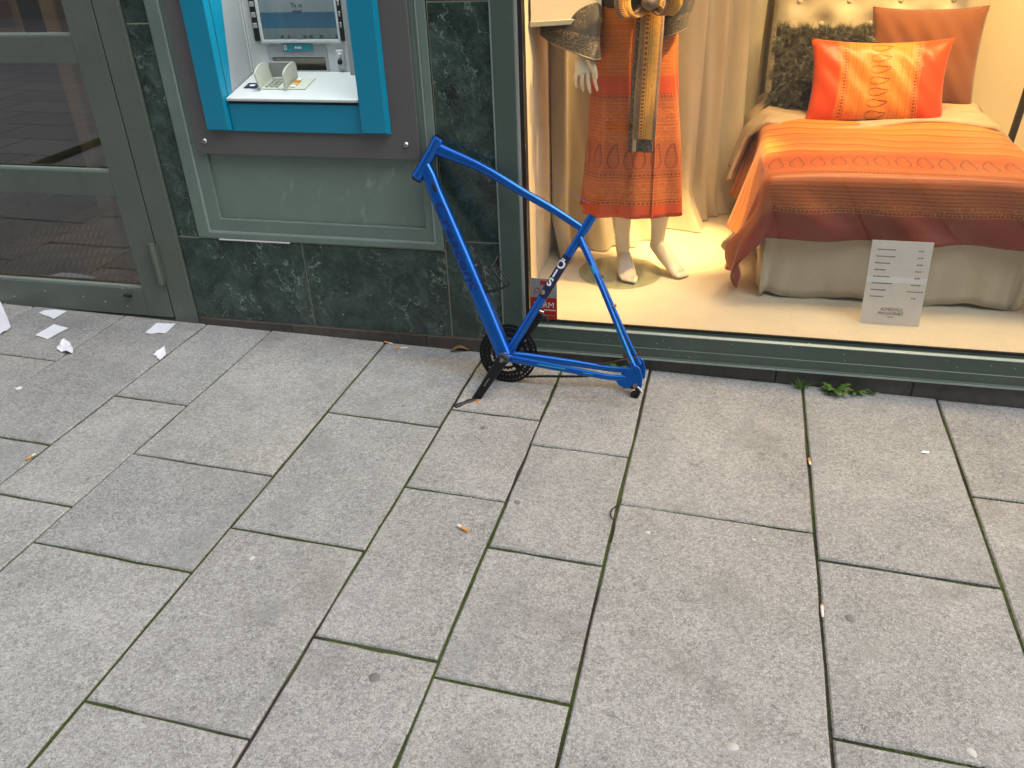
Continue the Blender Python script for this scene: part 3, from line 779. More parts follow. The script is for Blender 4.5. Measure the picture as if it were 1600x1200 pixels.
pd_ = bpy.data.lights.new('fill_light', 'AREA'); pd_.shape = 'RECTANGLE'; pd_.size = 1.5; pd_.size_y = .68; pd_.energy = 15; pd_.color = (1, .62, .23)
po = bpy.data.objects.new('fill_light', pd_); COL.objects.link(po); po.parent = cl; po.location = (0, 0, -.012)
# hanging screen at the upper left
hb = empty('hanging_blind', (-.57, 3.08, 1.13), 'pale fabric blind with grey bottom bar hanging left of the mannequin', 'blind')
def hbm(s, y, z): return (-.675 + s*.97, 3.02 + s*.45 + y, z)
part('fabric', box(0, .235, 0, .004, 1.155, 2.7, f=hbm), 'cream_cool', hb)
part('bottom_bar', box(-.003, .238, -.006, .010, 1.138, 1.156, f=hbm), 'key_grey', hb, bevel=.002)
# curtain along the back left
cpath = smooth_path([(-.672, 3.36, 0), (-.58, 3.42, 0), (-.42, 3.53, 0), (-.15, 3.80, 0), (.06, 4.06, 0), (.16, 4.45, 0), (.165, 4.64, 0)], 40)
clen = [0.]
for a, b in zip(cpath, cpath[1:]): clen.append(clen[-1] + (b-a).length)
def curtain(u, v):
    s = u*(len(cpath)-1); i = min(int(s), len(cpath)-2); t = s - i
    p = cpath[i].lerp(cpath[i+1], t); d = (cpath[i+1]-cpath[i]).normalized(); nn = Vector((d.y, -d.x, 0))
    L = clen[i] + (clen[i+1]-clen[i])*t; z = FZ + .004 + (2.68 - FZ)*v**1.35
    ph = L*30 + 1.3*math.sin(L*7.3) + .25*math.sin(z*2.1 + L*4)
    amp = .040 + .018*math.sin(L*11. + 1.) 
    low = max(0., 1 - (z-FZ)/.16)
    o = amp*math.sin(ph) + .010*math.sin(ph*2.3 + z*3.) + low**1.6*(.07 + .045*math.sin(L*17. + 2.) + .02*math.sin(L*41.))
    zz = z + low*(1-low)*.05*(1 + math.sin(L*23. + 1.7)) 
    return p + nn*(o - .03) + Vector((0, 0, zz))
cu = part('curtain', add_grid(NB(), 260, 46, curtain), 'linen', smooth=80, recalc=False)
tag(cu, 'floor length beige linen curtain gathered in folds behind the mannequin', 'curtain')
part_pole = tag(part('curtain_pole', tube([(.245, 4.58, FZ), (.245, 4.58, 2.7)], .008, 10), 'alu', smooth=40), 'thin vertical metal rod between the curtain and the headboard', 'rod')

# ---------------------------------------------------------------- mannequin (one continuous remeshed body)
man = empty('mannequin', (-.32, 3.2, FZ), 'white mannequin in an orange paisley robe behind the shop window', 'mannequin')
bm = NB()
def limb(pts, rad, n=14, **k): add_tube(bm, smooth_path(pts, 5), [rad[0]]*0 + interp(rad, 5), n, **k)
def interp(rad, n):
    out = []
    rr = [r if isinstance(r, (tuple, list)) else (r, r) for r in rad]
    for i in range(len(rr)-1):
        for k in range(n): t = k/n; out.append(tuple(rr[i][j]*(1-t) + rr[i+1][j]*t for j in range(2)))
    return out + [rr[-1]]
CX, CY = -.325, 3.22
# torso, neck, head (above the picture)
add_tube(bm, smooth_path([(CX, CY, .93), (CX, CY, 1.02), (CX, CY, 1.16), (CX, CY, 1.34), (CX, CY, 1.48), (CX, CY, 1.56), (CX, CY, 1.66)], 4),
    interp([(.07, .10), (.085, .122), (.075, .115), (.095, .15), (.08, .165), (.05, .07), (.045, .045)], 4), 20, ref=(0, 1, 0))
add_tube(bm, smooth_path([(CX, CY-.01, 1.64), (CX, CY-.025, 1.70), (CX, CY-.02, 1.78), (CX, CY, 1.86), (CX, CY, 1.90)], 4), interp([(.045, .04), (.085, .062), (.098, .075), (.085, .068), (.03, .03)], 4), 18, ref=(0, 1, 0))
add_tube(bm, [(CX, CY-.10, 1.775), (CX, CY-.125, 1.752), (CX, CY-.10, 1.745)], [.008, .014, .010], 8)
# image-left leg: foot towards the window
limb([(-.385, 3.22, .98), (-.382, 3.215, .80), (-.372, 3.205, .62), (-.368, 3.225, .48), (-.360, 3.245, .32), (-.355, 3.250, .24)], [.060, .058, .048, .048, .031, .027])
limb([(-.358, 3.278, .205), (-.350, 3.245, .222), (-.338, 3.195, .212), (-.326, 3.150, .196), (-.318, 3.118, .187)], [(.028, .024), (.036, .031), (.030, .034), (.020, .038), (.014, .036)], ref=(0, 0, 1))
for k in range(5):
    x = -.345 + k*.0125; ln = (.020, .026, .030, .032, .036)[::1][k]
    add_tube(bm, [(x + .004, 3.128, .187), (x + .006, 3.118 - ln*.5, .185), (x + .008, 3.118 - ln, .180)], [.010, .0088, .006] if k < 4 else [.013, .012, .008], 8)
# image-right leg: heel raised, foot turned right
limb([(-.262, 3.22, .98), (-.250, 3.19, .80), (-.228, 3.175, .63), (-.212, 3.215, .50), (-.215, 3.262, .36), (-.218, 3.275, .285)], [.060, .058, .048, .048, .032, .028])
limb([(-.232, 3.292, .258), (-.216, 3.275, .270), (-.180, 3.240, .240), (-.140, 3.208, .205), (-.118, 3.192, .188)], [(.024, .022), (.036, .030), (.033, .032), (.021, .036), (.015, .035)], ref=(0, 0, 1))
for k in range(5):
    o = (k - 2)*.0125; bx, by = -.120 - o*.55, 3.195 - o*.75
    ln = (.036, .032, .030, .026, .022)[4-k] if False else (.034, .031, .029, .026, .021)[k]
    add_tube(bm, [(bx - .008, by + .006, .187), (bx + ln*.45, by - ln*.38, .185), (bx + ln*.8, by - ln*.68, .180)], [.010, .0085, .006], 8)
# arms
limb([(-.475, 3.22, 1.49), (-.535, 3.235, 1.36), (-.552, 3.215, 1.24), (-.533, 3.135, 1.13), (-.512, 3.085, 1.055)], [.045, .040, .034, .030, .021])
limb([(-.175, 3.22, 1.49), (-.125, 3.24, 1.39), (-.125, 3.215, 1.31), (-.165, 3.13, 1.30), (-.20, 3.085, 1.32)], [.045, .040, .034, .030, .022])
add_tube(bm, [(-.20, 3.085, 1.32), (-.225, 3.07, 1.33), (-.262, 3.07, 1.335)], [(.018, .022), (.014, .030), (.009, .026)], 12)
# hand: palm, four bent fingers, thumb
add_tube(bm, smooth_path([(-.512, 3.085, 1.062), (-.505, 3.072, 1.035), (-.496, 3.062, 1.005), (-.488, 3.056, .982)], 3), interp([(.018, .019), (.015, .027), (.014, .034), (.011, .032)], 3), 12, ref=(.25, -1, 0))
for k, (dx, l1, l2, l3) in enumerate(((-.031, .024, .018, .014), (-.011, .031, .022, .017), (.009, .034, .024, .018), (.029, .030, .021, .016))):
    b0 = Vector((-.489 + dx, 3.056 + abs(dx)*.1, .986)); s = -.004 + k*.003
    p1 = b0 + Vector((s, -.006, -l1)); p2 = p1 + Vector((.003 + s*.5, .004, -l2)); p3 = p2 + Vector((.003, .010, -l3))
    add_tube(bm, [b0, p1, p2, p3], [.0082, .0074, .0066, .0046], 8)
add_tube(bm, smooth_path([(-.480, 3.065, 1.028), (-.462, 3.052, 1.008), (-.452, 3.046, .985), (-.450, 3.048, .962)], 3), interp([.012, .0105, .009, .006], 3), 8)
me = bpy.data.meshes.new('body'); bmesh.ops.recalc_face_normals(bm, faces=bm.faces); bm.to_mesh(me); bm.free()
tmp = bpy.data.objects.new('tmp', me); COL.objects.link(tmp)
md_ = tmp.modifiers.new('r', 'REMESH'); md_.mode = 'VOXEL'; md_.voxel_size = .0034
sm_ = tmp.modifiers.new('s', 'SMOOTH'); sm_.factor = .5; sm_.iterations = 4
body_me = bpy.data.meshes.new_from_object(tmp.evaluated_get(bpy.context.evaluated_depsgraph_get()))
bpy.data.objects.remove(tmp)
mesh_obj('body', body_me, 'mannequin', man, smooth=180)
part('base_plate', tube([(-.36, 3.20, FZ + .001), (-.36, 3.20, FZ + .007)], .17, 48), 'base_glass', man)
# robe
def robe(u, v):
    z = .445 + 1.06*v
    t = u*2*math.pi
    a = .198 - .05*min(1, v/.62) + (.05*max(0, (v-.68)/.32)); b = .140 - .035*min(1, v/.62)
    f = (1-v)**1.5
    k = 1 + f*(.055*math.sin(t*6 + 2*v) + .035*math.sin(t*11 + 1 + v*3)) + .016*math.sin(t*5 + v*9) + .02*(1-v)*max(0, math.sin(t*9 + .6))**3
    x = CX - .002 + math.sin(t)*a*k + .012*v*math.sin(9*v); y = CY - .008 - math.cos(t)*b*k
    return (x, y, z + .006*math.sin(t*3 + 1)*(1-v))
rb = add_grid(NB(), 120, 60, robe, lambda u, v: (u*1.02, v*1.06))
rbo = solidify(part('robe', rb, 'robe_cloth', man, smooth=80, recalc=False), .003)
fl_ = add_grid(NB(), 4, 40, lambda u, v: (lambda p: (p[0], p[1] - .006 - .003*math.sin(u*3), p[2]))(robe(.075 + .006*u + .02*v, v*.62)), lambda u, v: (u*.03, v*.66))
part('robe_edge', fl_, 'robe_cloth', rbo, smooth=80)
# sleeves
def sleeve(path, cuff_a, cuff_b, nm):
    P = smooth_path(path, 8); n = len(P)
    bm = NB(); ul = bm.loops.layers.uv.verify(); rings = []
    ca_, cb_ = Vector(cuff_a), Vector(cuff_b)
    for i, p in enumerate(P):
        t = i/(n-1); rg = []
        ax = Vector((1, 0, 0)).lerp((cb_-ca_).normalized(), t).normalized(); half = .068*(1-t) + (cb_-ca_).length*.5*t
        ay = Vector((0, 1, 0)) - ax*ax.y; ay.normalize(); th = .07*(1-t) + .060*t
        c = p.lerp((ca_+cb_)/2, t**2)
        for k in range(36):
            a = 2*math.pi*k/36
            r = 1 + .05*math.sin(a*5 + t*4)
            rg.append(bm.verts.new(c + ax*math.cos(a)*half*r + ay*math.sin(a)*th*r))
        rings.append(rg)
    for i in range(n-1):
        for k in range(36):
            f = bm.faces.new((rings[i][k], rings[i][(k+1) % 36], rings[i+1][(k+1) % 36], rings[i+1][k]))
            for lp, (a, b) in zip(f.loops, ((k, i), (k+1, i), (k+1, i+1), (k, i+1))): lp[ul].uv = (a/36*.7, (1 - b/(n-1))*.48)
    solidify(part(nm, bm, 'sleeve', man, smooth=80, recalc=False), .003)
sleeve([(-.455, 3.21, 1.50), (-.53, 3.22, 1.36), (-.556, 3.17, 1.22), (-.552, 3.12, 1.07)], (-.668, 3.20, 1.090), (-.440, 3.045, 1.022), 'sleeve')
sleeve([(-.195, 3.21, 1.50), (-.165, 3.22, 1.38), (-.180, 3.19, 1.25), (-.205, 3.15, 1.13)], (-.250, 3.12, 1.080), (-.160, 3.17, 1.112), 'sleeve')
# sash: belt, bow loops and two hanging tails
def strip(pts, wd, nm, mat='sash_cloth', tw=0.):
    P = smooth_path(pts, 8); n = len(P)-1
    bm = add_grid(NB(), 4, n, lambda u, v: P[round(v*n)] + Vector(((u-.5)*wd*math.cos(tw*v), .006*math.sin(u*6 + v*5) + (u-.5)*wd*math.sin(tw*v), 0)), lambda u, v: (v*.5, u*wd))
    return solidify(part(nm, bm, mat, man, smooth=80), .003)
belt = NB(); add_tube(belt, [(CX, CY - .008, z) for z in (1.185, 1.20, 1.245, 1.26)], [(.108, .150), (.112, .154), (.112, .155), (.108, .152)], 48, cap=False, ref=(0, 1, 0)); solidify(part('belt', belt, 'sleeve', man, smooth=60), .004)
strip([(-.262, 3.085, 1.215), (-.262, 3.055, 1.12), (-.266, 3.058, .97), (-.268, 3.050, .85), (-.270, 3.052, .755)], .078, 'sash_tail')
strip([(-.275, 3.075, 1.200), (-.276, 3.072, 1.08), (-.284, 3.070, .92), (-.286, 3.066, .80), (-.285, 3.066, .705)], .088, 'sash_tail', 'sleeve')
strip([(-.285, 3.10, 1.24), (-.33, 3.03, 1.26), (-.36, 3.01, 1.215), (-.335, 3.02, 1.165), (-.275, 3.065, 1.195)], .055, 'bow_loop', 'sash_cloth', .4)
strip([(-.265, 3.09, 1.24), (-.21, 3.03, 1.265), (-.19, 3.02, 1.21), (-.22, 3.03, 1.17), (-.262, 3.065, 1.20)], .055, 'bow_loop', 'sash_cloth', -.4)
kn = NB(); add_tube(kn, smooth_path([(-.292, 3.06, 1.205), (-.270, 3.045, 1.207), (-.247, 3.06, 1.205)], 4), interp([.015, .026, .015], 4), 12); part('knot', kn, 'sash_cloth', man, smooth=60)

# ---------------------------------------------------------------- bed
BX0, BX1, BY0, BY1, BT = .195, 1.085, 3.06, 4.42, .622
bed = empty('bed', (.64, 3.8, FZ), 'single bed with buttoned cream headboard and pale skirt in the shop window', 'bed')
part('mattress', box(BX0 + .01, BX1 - .01, BY0 + .015, BY1, .40, BT - .012), 'linen', bed, bevel=.03, seg=4)
part('bed_base', box(BX0 + .02, BX1 - .02, BY0 + .03, BY1, .22, .395), 'pole_dark', bed)
per = smooth_path([(BX0, BY1, 0), (BX0, 3.6, 0), (BX0, BY0 + .03, 0), (BX0 + .03, BY0, 0), (.5, BY0, 0), (.8, BY0, 0), (BX1 - .03, BY0, 0), (BX1, BY0 + .03, 0), (BX1, 3.6, 0), (BX1, BY1, 0)], 14)
def skirt(u, v):
    s = u*(len(per)-1); i = min(int(s), len(per)-2); p = per[i].lerp(per[i+1], s-i); c = Vector((.64, 3.75, 0))
    d = Vector((-(per[i+1]-per[i]).y, (per[i+1]-per[i]).x, 0)).normalized()*-1
    wv = (1-v)*(.005*math.sin(s*.55 + 1) + .004*math.sin(s*1.3) + .003)
    return (p.x - d.x*-wv, p.y + d.y*wv, FZ + .010 + .008*math.sin(s*.35) + v*.26)
solidify(part('bed_skirt', add_grid(NB(), 126, 8, skirt), 'skirt_linen', bed, smooth=60, recalc=False), .004)
for x in (BX0 + .08, BX1 - .08):
    for y in (BY0 + .1, BY1 - .1): part('bed_leg', tube([(x, y, FZ), (x, y, .222)], .025, 14), 'pole_dark', bed, smooth=40)
HB = [(x, z) for r_, z in enumerate((.76, .865, .97, 1.07, 1.17, 1.27)) for x in [(.08 if r_ % 2 == 1 else .19) + .222*k for k in range(6)] if .2 < x < 1.1]
HY = 4.47
def hb_f(u, v):
    x, z = .19 + .94*u, .45 + .95*v
    dn = min(((x-a)**2 + (z-b)**2)**.5 for a, b in HB)
    e = min(u, 1-u, v, 1-v)
    y = HY - .045*min(1, e*14)**.5 + .030*math.exp(-(dn/.045)**2)
    return (x, y, z)
hbd = part('headboard', add_grid(NB(), 110, 100, hb_f), 'velvet', bed, smooth=80, recalc=False)
part('headboard_back', box(.192, 1.128, HY + .001, HY + .05, .20, 1.398), 'velvet', bed)
for a, b in HB: part('button', tube([(a, HY - .012, b), (a, HY - .021, b), (a, HY - .025, b)], [.013, .012, .006], 14), 'velvet', hbd, smooth=60)
# bedspread draped with natural corner cones
W2, SIDE, FRONT, LEN = (BX1-BX0)/2, .385, .235, .97
XC = (BX0+BX1)/2
def duvet(u, v):
    a = -W2 - SIDE + (2*W2 + 2*SIDE)*u; b = (FRONT + LEN)*(1-v) - LEN  # b>0 hangs over the foot
    da = max(0., abs(a) - W2); db = max(0., b); sg = 1 if a > 0 else -1
    x = XC + sg*min(abs(a), W2); y = BY0 - .012 - min(b, 0.)*1.0
    d = math.hypot(da, db)
    puff = .014*(1 - (min(abs(a), W2)/W2)**4)*(1 if b < 0 else 1) + .006*math.sin(a*9 + b*6)*math.sin(b*11) 
    rr = .028
    if d > 0:
        ux, uy = sg*da/d, -db/d
        th = min(d/rr, math.pi/2); out = rr*math.sin(th); drop = rr*(1-math.cos(th)) + max(0., d - rr*math.pi/2)
        fl = max(0., d - .03)
        ang = math.atan2(da, db)
        corner = math.sin(2*ang)
        out += fl*(.04 + .20*corner**2 + .13*(da > 0)*(1-corner**2)) + fl*.10*math.sin(a*16 + .5)*(db > 0) + fl*.13*math.sin(b*13 + 2)*(da > 0)*(1-corner)
        out += .010*min(1, fl*9)*math.sin((a*1.1 - db*1.3)*21)*(db > 0)*(1-corner)
        x += ux*out; y += uy*out; z = BT + .018 - drop*(1 - .05*corner) + puff*max(0, 1-d/.06)
    else: z = BT + .018 + puff
    return (x, y, z)
dv = part('bedspread', add_grid(NB(), 150, 110, duvet, lambda u, v: ((2*W2 + 2*SIDE)*u, (FRONT + LEN)*v)), 'duvet_cloth', smooth=80, recalc=False)
solidify(dv, .010); tag(dv, 'orange and gold paisley bedspread draped over the bed', 'bedspread')
# beige quilt under the bedspread, hanging at the left by the pillows
def quilt(u, v):
    a = -W2 - .30 + (2*W2 + .42)*u; y = 3.78 + .60*v + .05*math.sin(a*8)
    da = max(0., abs(a) - W2); sg = 1 if a > 0 else -1
    return (XC + sg*(min(abs(a), W2) + .05*min(1, da*12) + da*.28 + .015*math.sin(y*30)*(da > 0)), y, BT + .036 + .012*math.sin(a*7) + .006*math.sin(y*26) - da*.88)
ql = part('quilt', add_grid(NB(), 70, 24, quilt), 'beige_quilt', smooth=80, recalc=False); solidify(ql, .016)
tag(ql, 'beige quilt folded under the pillows at the head of the bed', 'quilt')
# pillows
def pillow(name, mat, c, w_, h_, th, lean, label, cat='pillow', yaw=0., uvf=None, pinch=.10, flange=0.):
    def f(u, v, s):
        x, z = 2*u - 1, 2*v - 1
        px = x*(1 - pinch*(1 - z*z)*.6) ; pz = z*(1 - pinch*(1 - x*x)*.9)
        pr = max(0., (1 - abs(x)**3.2)*(1 - abs(z)**3.2))**.55
        y = s*th*pr*(1 + .06*math.sin(x*5 + z*3)) + .004*math.sin(x*17 + z*9)*pr
        return Vector((px*w_/2, y, pz*h_/2))
    bm = NB(); mtx = Matrix.Translation(Vector(c)) @ Matrix.Rotation(yaw, 4, 'Z') @ Matrix.Rotation(-lean, 4, 'X')
    for s in (-1, 1): add_grid(bm, 40, 30, lambda u, v: mtx @ f(u, v, s), uvf or (lambda u, v: (u*w_, v*h_)))
    bmesh.ops.remove_doubles(bm, verts=bm.verts, dist=.0004)
    return tag(part(name, bm, mat, smooth=80), label, cat), f, mtx
PG = 'pillows at the head of the bed'
op, _, _ = pillow('pillow', 'pillow_cloth', (.622, 3.93, .800), .565, .365, .065, R(22), 'bright orange paisley pillow in front of the other two pillows', uvf=lambda u, v: (v*.36, u*.49), pinch=.13)
op['group'] = PG
bp_, _, _ = pillow('pillow', 'brown_cloth', (.835, 4.20, .855), .47, .43, .07, R(12), 'plain rust brown pillow leaning on the headboard', pinch=.08); bp_['group'] = PG
fp, ff, fm = pillow('pillow', 'fur_dark', (.405, 4.17, .815), .41, .36, .07, R(14), 'shaggy dark grey fur pillow on the left of the bed', pinch=.05); fp['group'] = PG
bm = NB(); rf = random.Random(5); inv = Vector(WORLD[fp])
for i in range(26000):
    u, v = rf.random(), rf.random(); s = -1 if rf.random() < .8 else 1
    p = fm @ ff(u, v, s); q = fm @ ff(min(1, u + .02), v, s); r2 = fm @ ff(u, min(1, v + .02), s)
    n_ = (q-p).cross(r2-p); n_ = n_.normalized()*(-1 if s > 0 else 1) if n_.length > 1e-9 else Vector((0, -1, 0))
    if n_.y*s < 0: n_ = -n_
    e = Vector(((u-.5)*1.2, 0, (v-.5)*1.2)); sw = Vector((math.sin(int(u*9)*2.1 + int(v*8)*3.7 + u*6), 0, math.cos(int(v*8)*1.9 + int(u*9)*2.9 + v*6)))
    d = (n_*.35 + e*.5 + sw*.55 + Vector((rf.gauss(0, .3), rf.gauss(0, .3), rf.gauss(0, .3) - .15))).normalized()
    L = rf.uniform(.022, .055); wd = d.cross(Vector((rf.gauss(0, 1), rf.gauss(0, 1), rf.gauss(0, 1)))).normalized()*.0006
    m1 = p + d*L*.55 + Vector((0, 0, .0)); tp = p + d*L + Vector((rf.gauss(0, .006), rf.gauss(0, .006), -.006 + rf.gauss(0, .006)))
    a, b, c2, d2, e2 = [bm.verts.new(x) for x in (p - wd, p + wd, m1 + wd*.8, m1 - wd*.8, tp)]
    bm.faces.new((a, b, c2, d2)); bm.faces.new((d2, c2, e2))
def m_hair():
    g = Graph('fur_hair', rough=.5)
    v = g.coord(); n = g.noise(v, 55., 3., .6); n2 = g.noise(v, 300., 2., .5)
    g.set(color=g.ramp(n*.65 + n2*.35, (.36, (.012, .012, .011)), (.50, (.085, .090, .080)), (.64, (.36, .37, .33)))); M['fur_hair'] = g.m
m_hair()
tag(part('fur', bm, 'fur_hair', fp, recalc=False), kind='stuff')
# price card
card = empty('price_card', (.635, 2.90, FZ), 'white price card with printed lines standing on the display floor', 'sign')
def cd(x, z, o=0.): return (.636 + x, 2.868 + z*.16 - o, FZ + .001 + z*.985)
def cardbox(x0, x1, z0, z1, o0, o1): return box(x0, x1, o0, o1, z0, z1, f=lambda x, y, z: cd(x, z, y))
sheet_ = part('card_sheet', cardbox(-.098, .098, 0, .298, 0, -.0016), 'card', card)
part('card_stand', box(-.02, .02, 0, .003, 0, .20, f=lambda x, y, z: (.636 + x, 2.975 - z*.28 + y, FZ + .001 + z)), 'card', card)
part('card_strip', cardbox(-.0975, .0975, .152, .173, .0006, .0001), 'white', sheet_)
rl = random.Random(4)
for k, (lw, rw) in enumerate(((.060, .016), (.056, .014), (.046, .012), (.034, .015), (.044, .012), (.062, .026), (.042, .047), (.044, .011))):
    z = .266 - k*.0238; x = -.078
    while x < -.078 + lw:
        d = rl.uniform(.005, .011); part('print_line', cardbox(x, x + d, z, z + .0032, .0012, .0007), 'ink', sheet_); x += d + .0018
    x = .062 - rw*.5
    while x < .062 + rw*.5:
        d = rl.uniform(.004, .009); part('print_line', cardbox(x, x + d, z - .001, z + .0022, .0012, .0007), 'red' if k == 4 else 'ink', sheet_); x += d + .0018
for tx, z, s_ in (('ALMEDALS', .056, .0155), ('MAGASINET', .041, .0155)):
    o_ = Vector(cd(0, z, .0008)); flat_text('card_lettering', tx, s_, o_, (1, 0, 0), Vector((0, .16, .985)).normalized(), 'ink', sheet_, ext=.0002)
for k in range(4): part('print_line', cardbox(-.008 + k*.0045, -.005 + k*.0045, .027, .030, .0012, .0007), 'ink', sheet_)
# dark frame leaning on the right
pole = part('dark_pole', tube([(1.205, 4.05, FZ), (1.225, 4.0, .75), (1.262, 3.95, 2.6)], [.016, .016, .016], 8), 'pole_dark', smooth=40)
tag(pole, 'dark metal pole standing right of the bed', 'pole')

# ================================================================== BICYCLE FRAME
O = Vector((-.668, 2.473, .132)); U = Vector((1, 0, 0)); Vv = Vector((0, .2803, .9599)); Nn = Vector((0, -.9599, .2803))
def B(u, v, n=0.): return O + U*u + Vv*v + Nn*n
bike = empty('bicycle_frame', (-.67, 2.47, .015), 'blue bicycle frame without wheels leaning against the green marble wall', 'bicycle')
def bt(name, pts, rad, mat='blue', n=20, sup=2., parent=bike, smooth=50, ip=1, ref=None):
    P = [B(*p) for p in pts]
    if ip > 1: P = smooth_path(P, ip); rad = interp(rad, ip)
    return part(name, tube(P, rad, n, sup=sup, ref=ref if ref is not None else Nn), mat, parent, smooth=smooth)
ht = bt('head_tube', [(-.336, .597), (-.3335, .601), (-.326, .6135), (-.322, .620), (-.27, .707), (-.266, .7135), (-.2585, .726), (-.2545, .7325)], [.0185, .0225, .0225, .0205, .0200, .0225, .0225, .0190], n=28)
bt('headset_cup', [(-.339, .592), (-.3355, .598)], [.0165, .0165], 'bike_black', parent=ht)
bt('headset_cup', [(-.2548, .732), (-.2525, .7358)], [.0160, .0160], 'bike_black', parent=ht)
bt('top_tube', [(-.272, .703), (-.240, .690), (-.102, .639), (.041, .565), (.150, .510), (.246, .455)], [(.0150, .0235), (.0150, .0215), (.0142, .0160), (.0134, .0140), (.0128, .0130), (.0128, .0130)], n=24, sup=2.4, ip=6)
dt = bt('down_tube', [(-.308, .648), (-.286, .605), (-.262, .548), (-.195, .408), (-.068, .141), (-.004, .006)], [(.018, .020), (.021, .0235), (.0225, .0245), (.0240, .0265), (.0285, .0290), (.0300, .0280)], n=28, sup=2.8, ip=6)
stb = bt('seat_tube', [(0, 0), (.20, .358), (.246, .4405), (.249, .446), (.270, .4835), (.278, .498)], [.0155, .0152, .0155, .0168, .0162, .0162], n=28)
bt('seat_tube_bore', [(.2775, .4972), (.2786, .4991)], [.0140, .0140], 'rubber', parent=stb)
for s in (1, -1):
    ss = bt('seat_stay', [(.240, .425, s*.010), (.262, .385, s*.014), (.32, .275, s*.024), (.40, .115, s*.040), (.462, -.002, s*.060)], [(.0085, .0105), (.0085, .0100), (.0075, .0085), (.007, .008), (.0075, .009)], n=14, ip=5)
    cs_ = bt('chain_stay', [(.010, .002, s*.026), (.06, -.001, s*.036), (.223, -.014, s*.052), (.36, -.026, s*.063), (.43, -.026, s*.066)], [(.010, .014), (.010, .014), (.009, .0125), (.0085, .0105), (.006, .011)], n=16, ip=5)
    dr = NB(); poly = [(.395, -.034), (.42, -.018), (.447, .012), (.462, .022), (.474, .012), (.484, -.020), (.484, -.050), (.470, -.058), (.464, -.044), (.452, -.044), (.445, -.058), (.425, -.060), (.405, -.048)]
    add_prism(dr, poly, lambda a, b: B(a, b, s*.066 - .004), lambda a, b: B(a, b, s*.066 + .004)); part('dropout', dr, 'blue', bike, bevel=.001)
    if s == 1:
        for a, b, ln, wd in ((.10, -.002, .055, .0022),):
            pass
bt('stay_bridge', [(.262, .385, .020), (.262, .385, -.020)], [.006, .006], n=10)
bt('bottom_bracket', [(0, 0, -.038), (0, 0, .038)], [.0215, .0215], n=28, smooth=40)
bt('bracket_cup', [(0, 0, .0382), (0, 0, .047)], [.0225, .0215], 'bike_steel', n=28, smooth=40)
bt('bracket_cup', [(0, 0, -.047), (0, 0, -.0382)], [.0215, .0225], 'bike_steel', n=28, smooth=40)
# cranks
def crank(n0, n1, end, nm):
    P = [(-end[0]*.05, -end[1]*.05, n0), (0, 0, n0), (end[0]*.3, end[1]*.3, n0 + (n1-n0)*.3), (end[0]*.8, end[1]*.8, n1), (end[0], end[1], n1), (end[0]*1.06, end[1]*1.06, n1)]
    return bt(nm, P, [(.009, .013), (.0105, .0215), (.0095, .0180), (.008, .0150), (.008, .0155), (.006, .010)], 'bike_black', n=20, sup=2.8, ip=3)
cl_ = crank(.058, .070, (-.088, -.148), 'crank_arm')
bt('crank_bolt', [(0, 0, .066), (0, 0, .0695)], [.0075, .0072], 'bike_steel', n=14, parent=cl_)
cr_ = crank(-.064, -.072, (.100, .140), 'crank_arm')
d_ = Vector((-.088, -.148, 0)).normalized(); pa = B(-.048, -.080, .0775)
flat_text('crank_lettering', 'SHIMANO', .0075, pa, (U*-d_.x + Vv*-d_.y), (Nn.cross(U*-d_.x + Vv*-d_.y)), 'alu', cl_, ext=.0002)
pd1 = bt('pedal_axle', [(-.088, -.148, .070), (-.092, -.149, .084), (-.108, -.153, .100), (-.118, -.156, .112), (-.134, -.158, .136), (-.140, -.159, .145)], [.011, .0095, .012, .009, .010, .006], 'bike_black', n=12)
bt('pedal_bearing', [(-.104, -.152, .094), (-.111, -.154, .103)], [.0115, .0105], 'rust', n=14, parent=pd1)
bt('pedal_fragment', [(-.076, -.146, .086), (-.080, -.152, .094)], [(.010, .007), (.008, .006)], 'orange_bit', n=8, parent=pd1)
pd2 = bt('pedal_axle', [(.100, .140, -.072), (.101, .140, -.088), (.102, .140, -.118)], [.0095, .008, .006], 'bike_black', n=12)
bt('pedal_cage_stub', [(.085, .128, -.086), (.100, .140, -.092), (.118, .136, -.096), (.122, .118, -.094)], [.006, .012, .008, .005], 'bike_black', n=10, parent=pd2)
bt('pedal_cage_stub', [(.092, .158, -.084), (.108, .150, -.090)], [.005, .007], 'bike_steel', n=10, parent=pd2)
# chainrings
def ring(ro, ri, n_, teeth, nm, mat='bike_black', th=.0022):
    bm = NB(); c = (-.006, -.001); K = teeth*4 if teeth else 60; vo = []
    def loop(rf, n): return [bm.verts.new(B(c[0] + rf(k)*math.cos(2*math.pi*k/K), c[1] + rf(k)*math.sin(2*math.pi*k/K), n)) for k in range(K)]
    f_o = (lambda k: ro - (.0045 if k % 4 in (0, 3) else 0)) if teeth else (lambda k: ro)
    a, b = loop(f_o, n_ + th/2), loop(lambda k: ri, n_ + th/2); c1, d1 = loop(f_o, n_ - th/2), loop(lambda k: ri, n_ - th/2)
    for k in range(K):
        n = (k+1) % K
        for q in ((a[k], a[n], b[n], b[k]), (c1[k], d1[k], d1[n], c1[n]), (a[k], c1[k], c1[n], a[n]), (b[k], b[n], d1[n], d1[k])): bm.faces.new(q)
    return part(nm, bm, mat, bike)
ring(.1065, .097, -.0555, 0, 'chain_guard'); ring(.098, .078, -.050, 48, 'chainring'); ring(.079, .062, -.0435, 36, 'chainring'); ring(.055, .042, -.037, 24, 'chainring')
sp = NB()
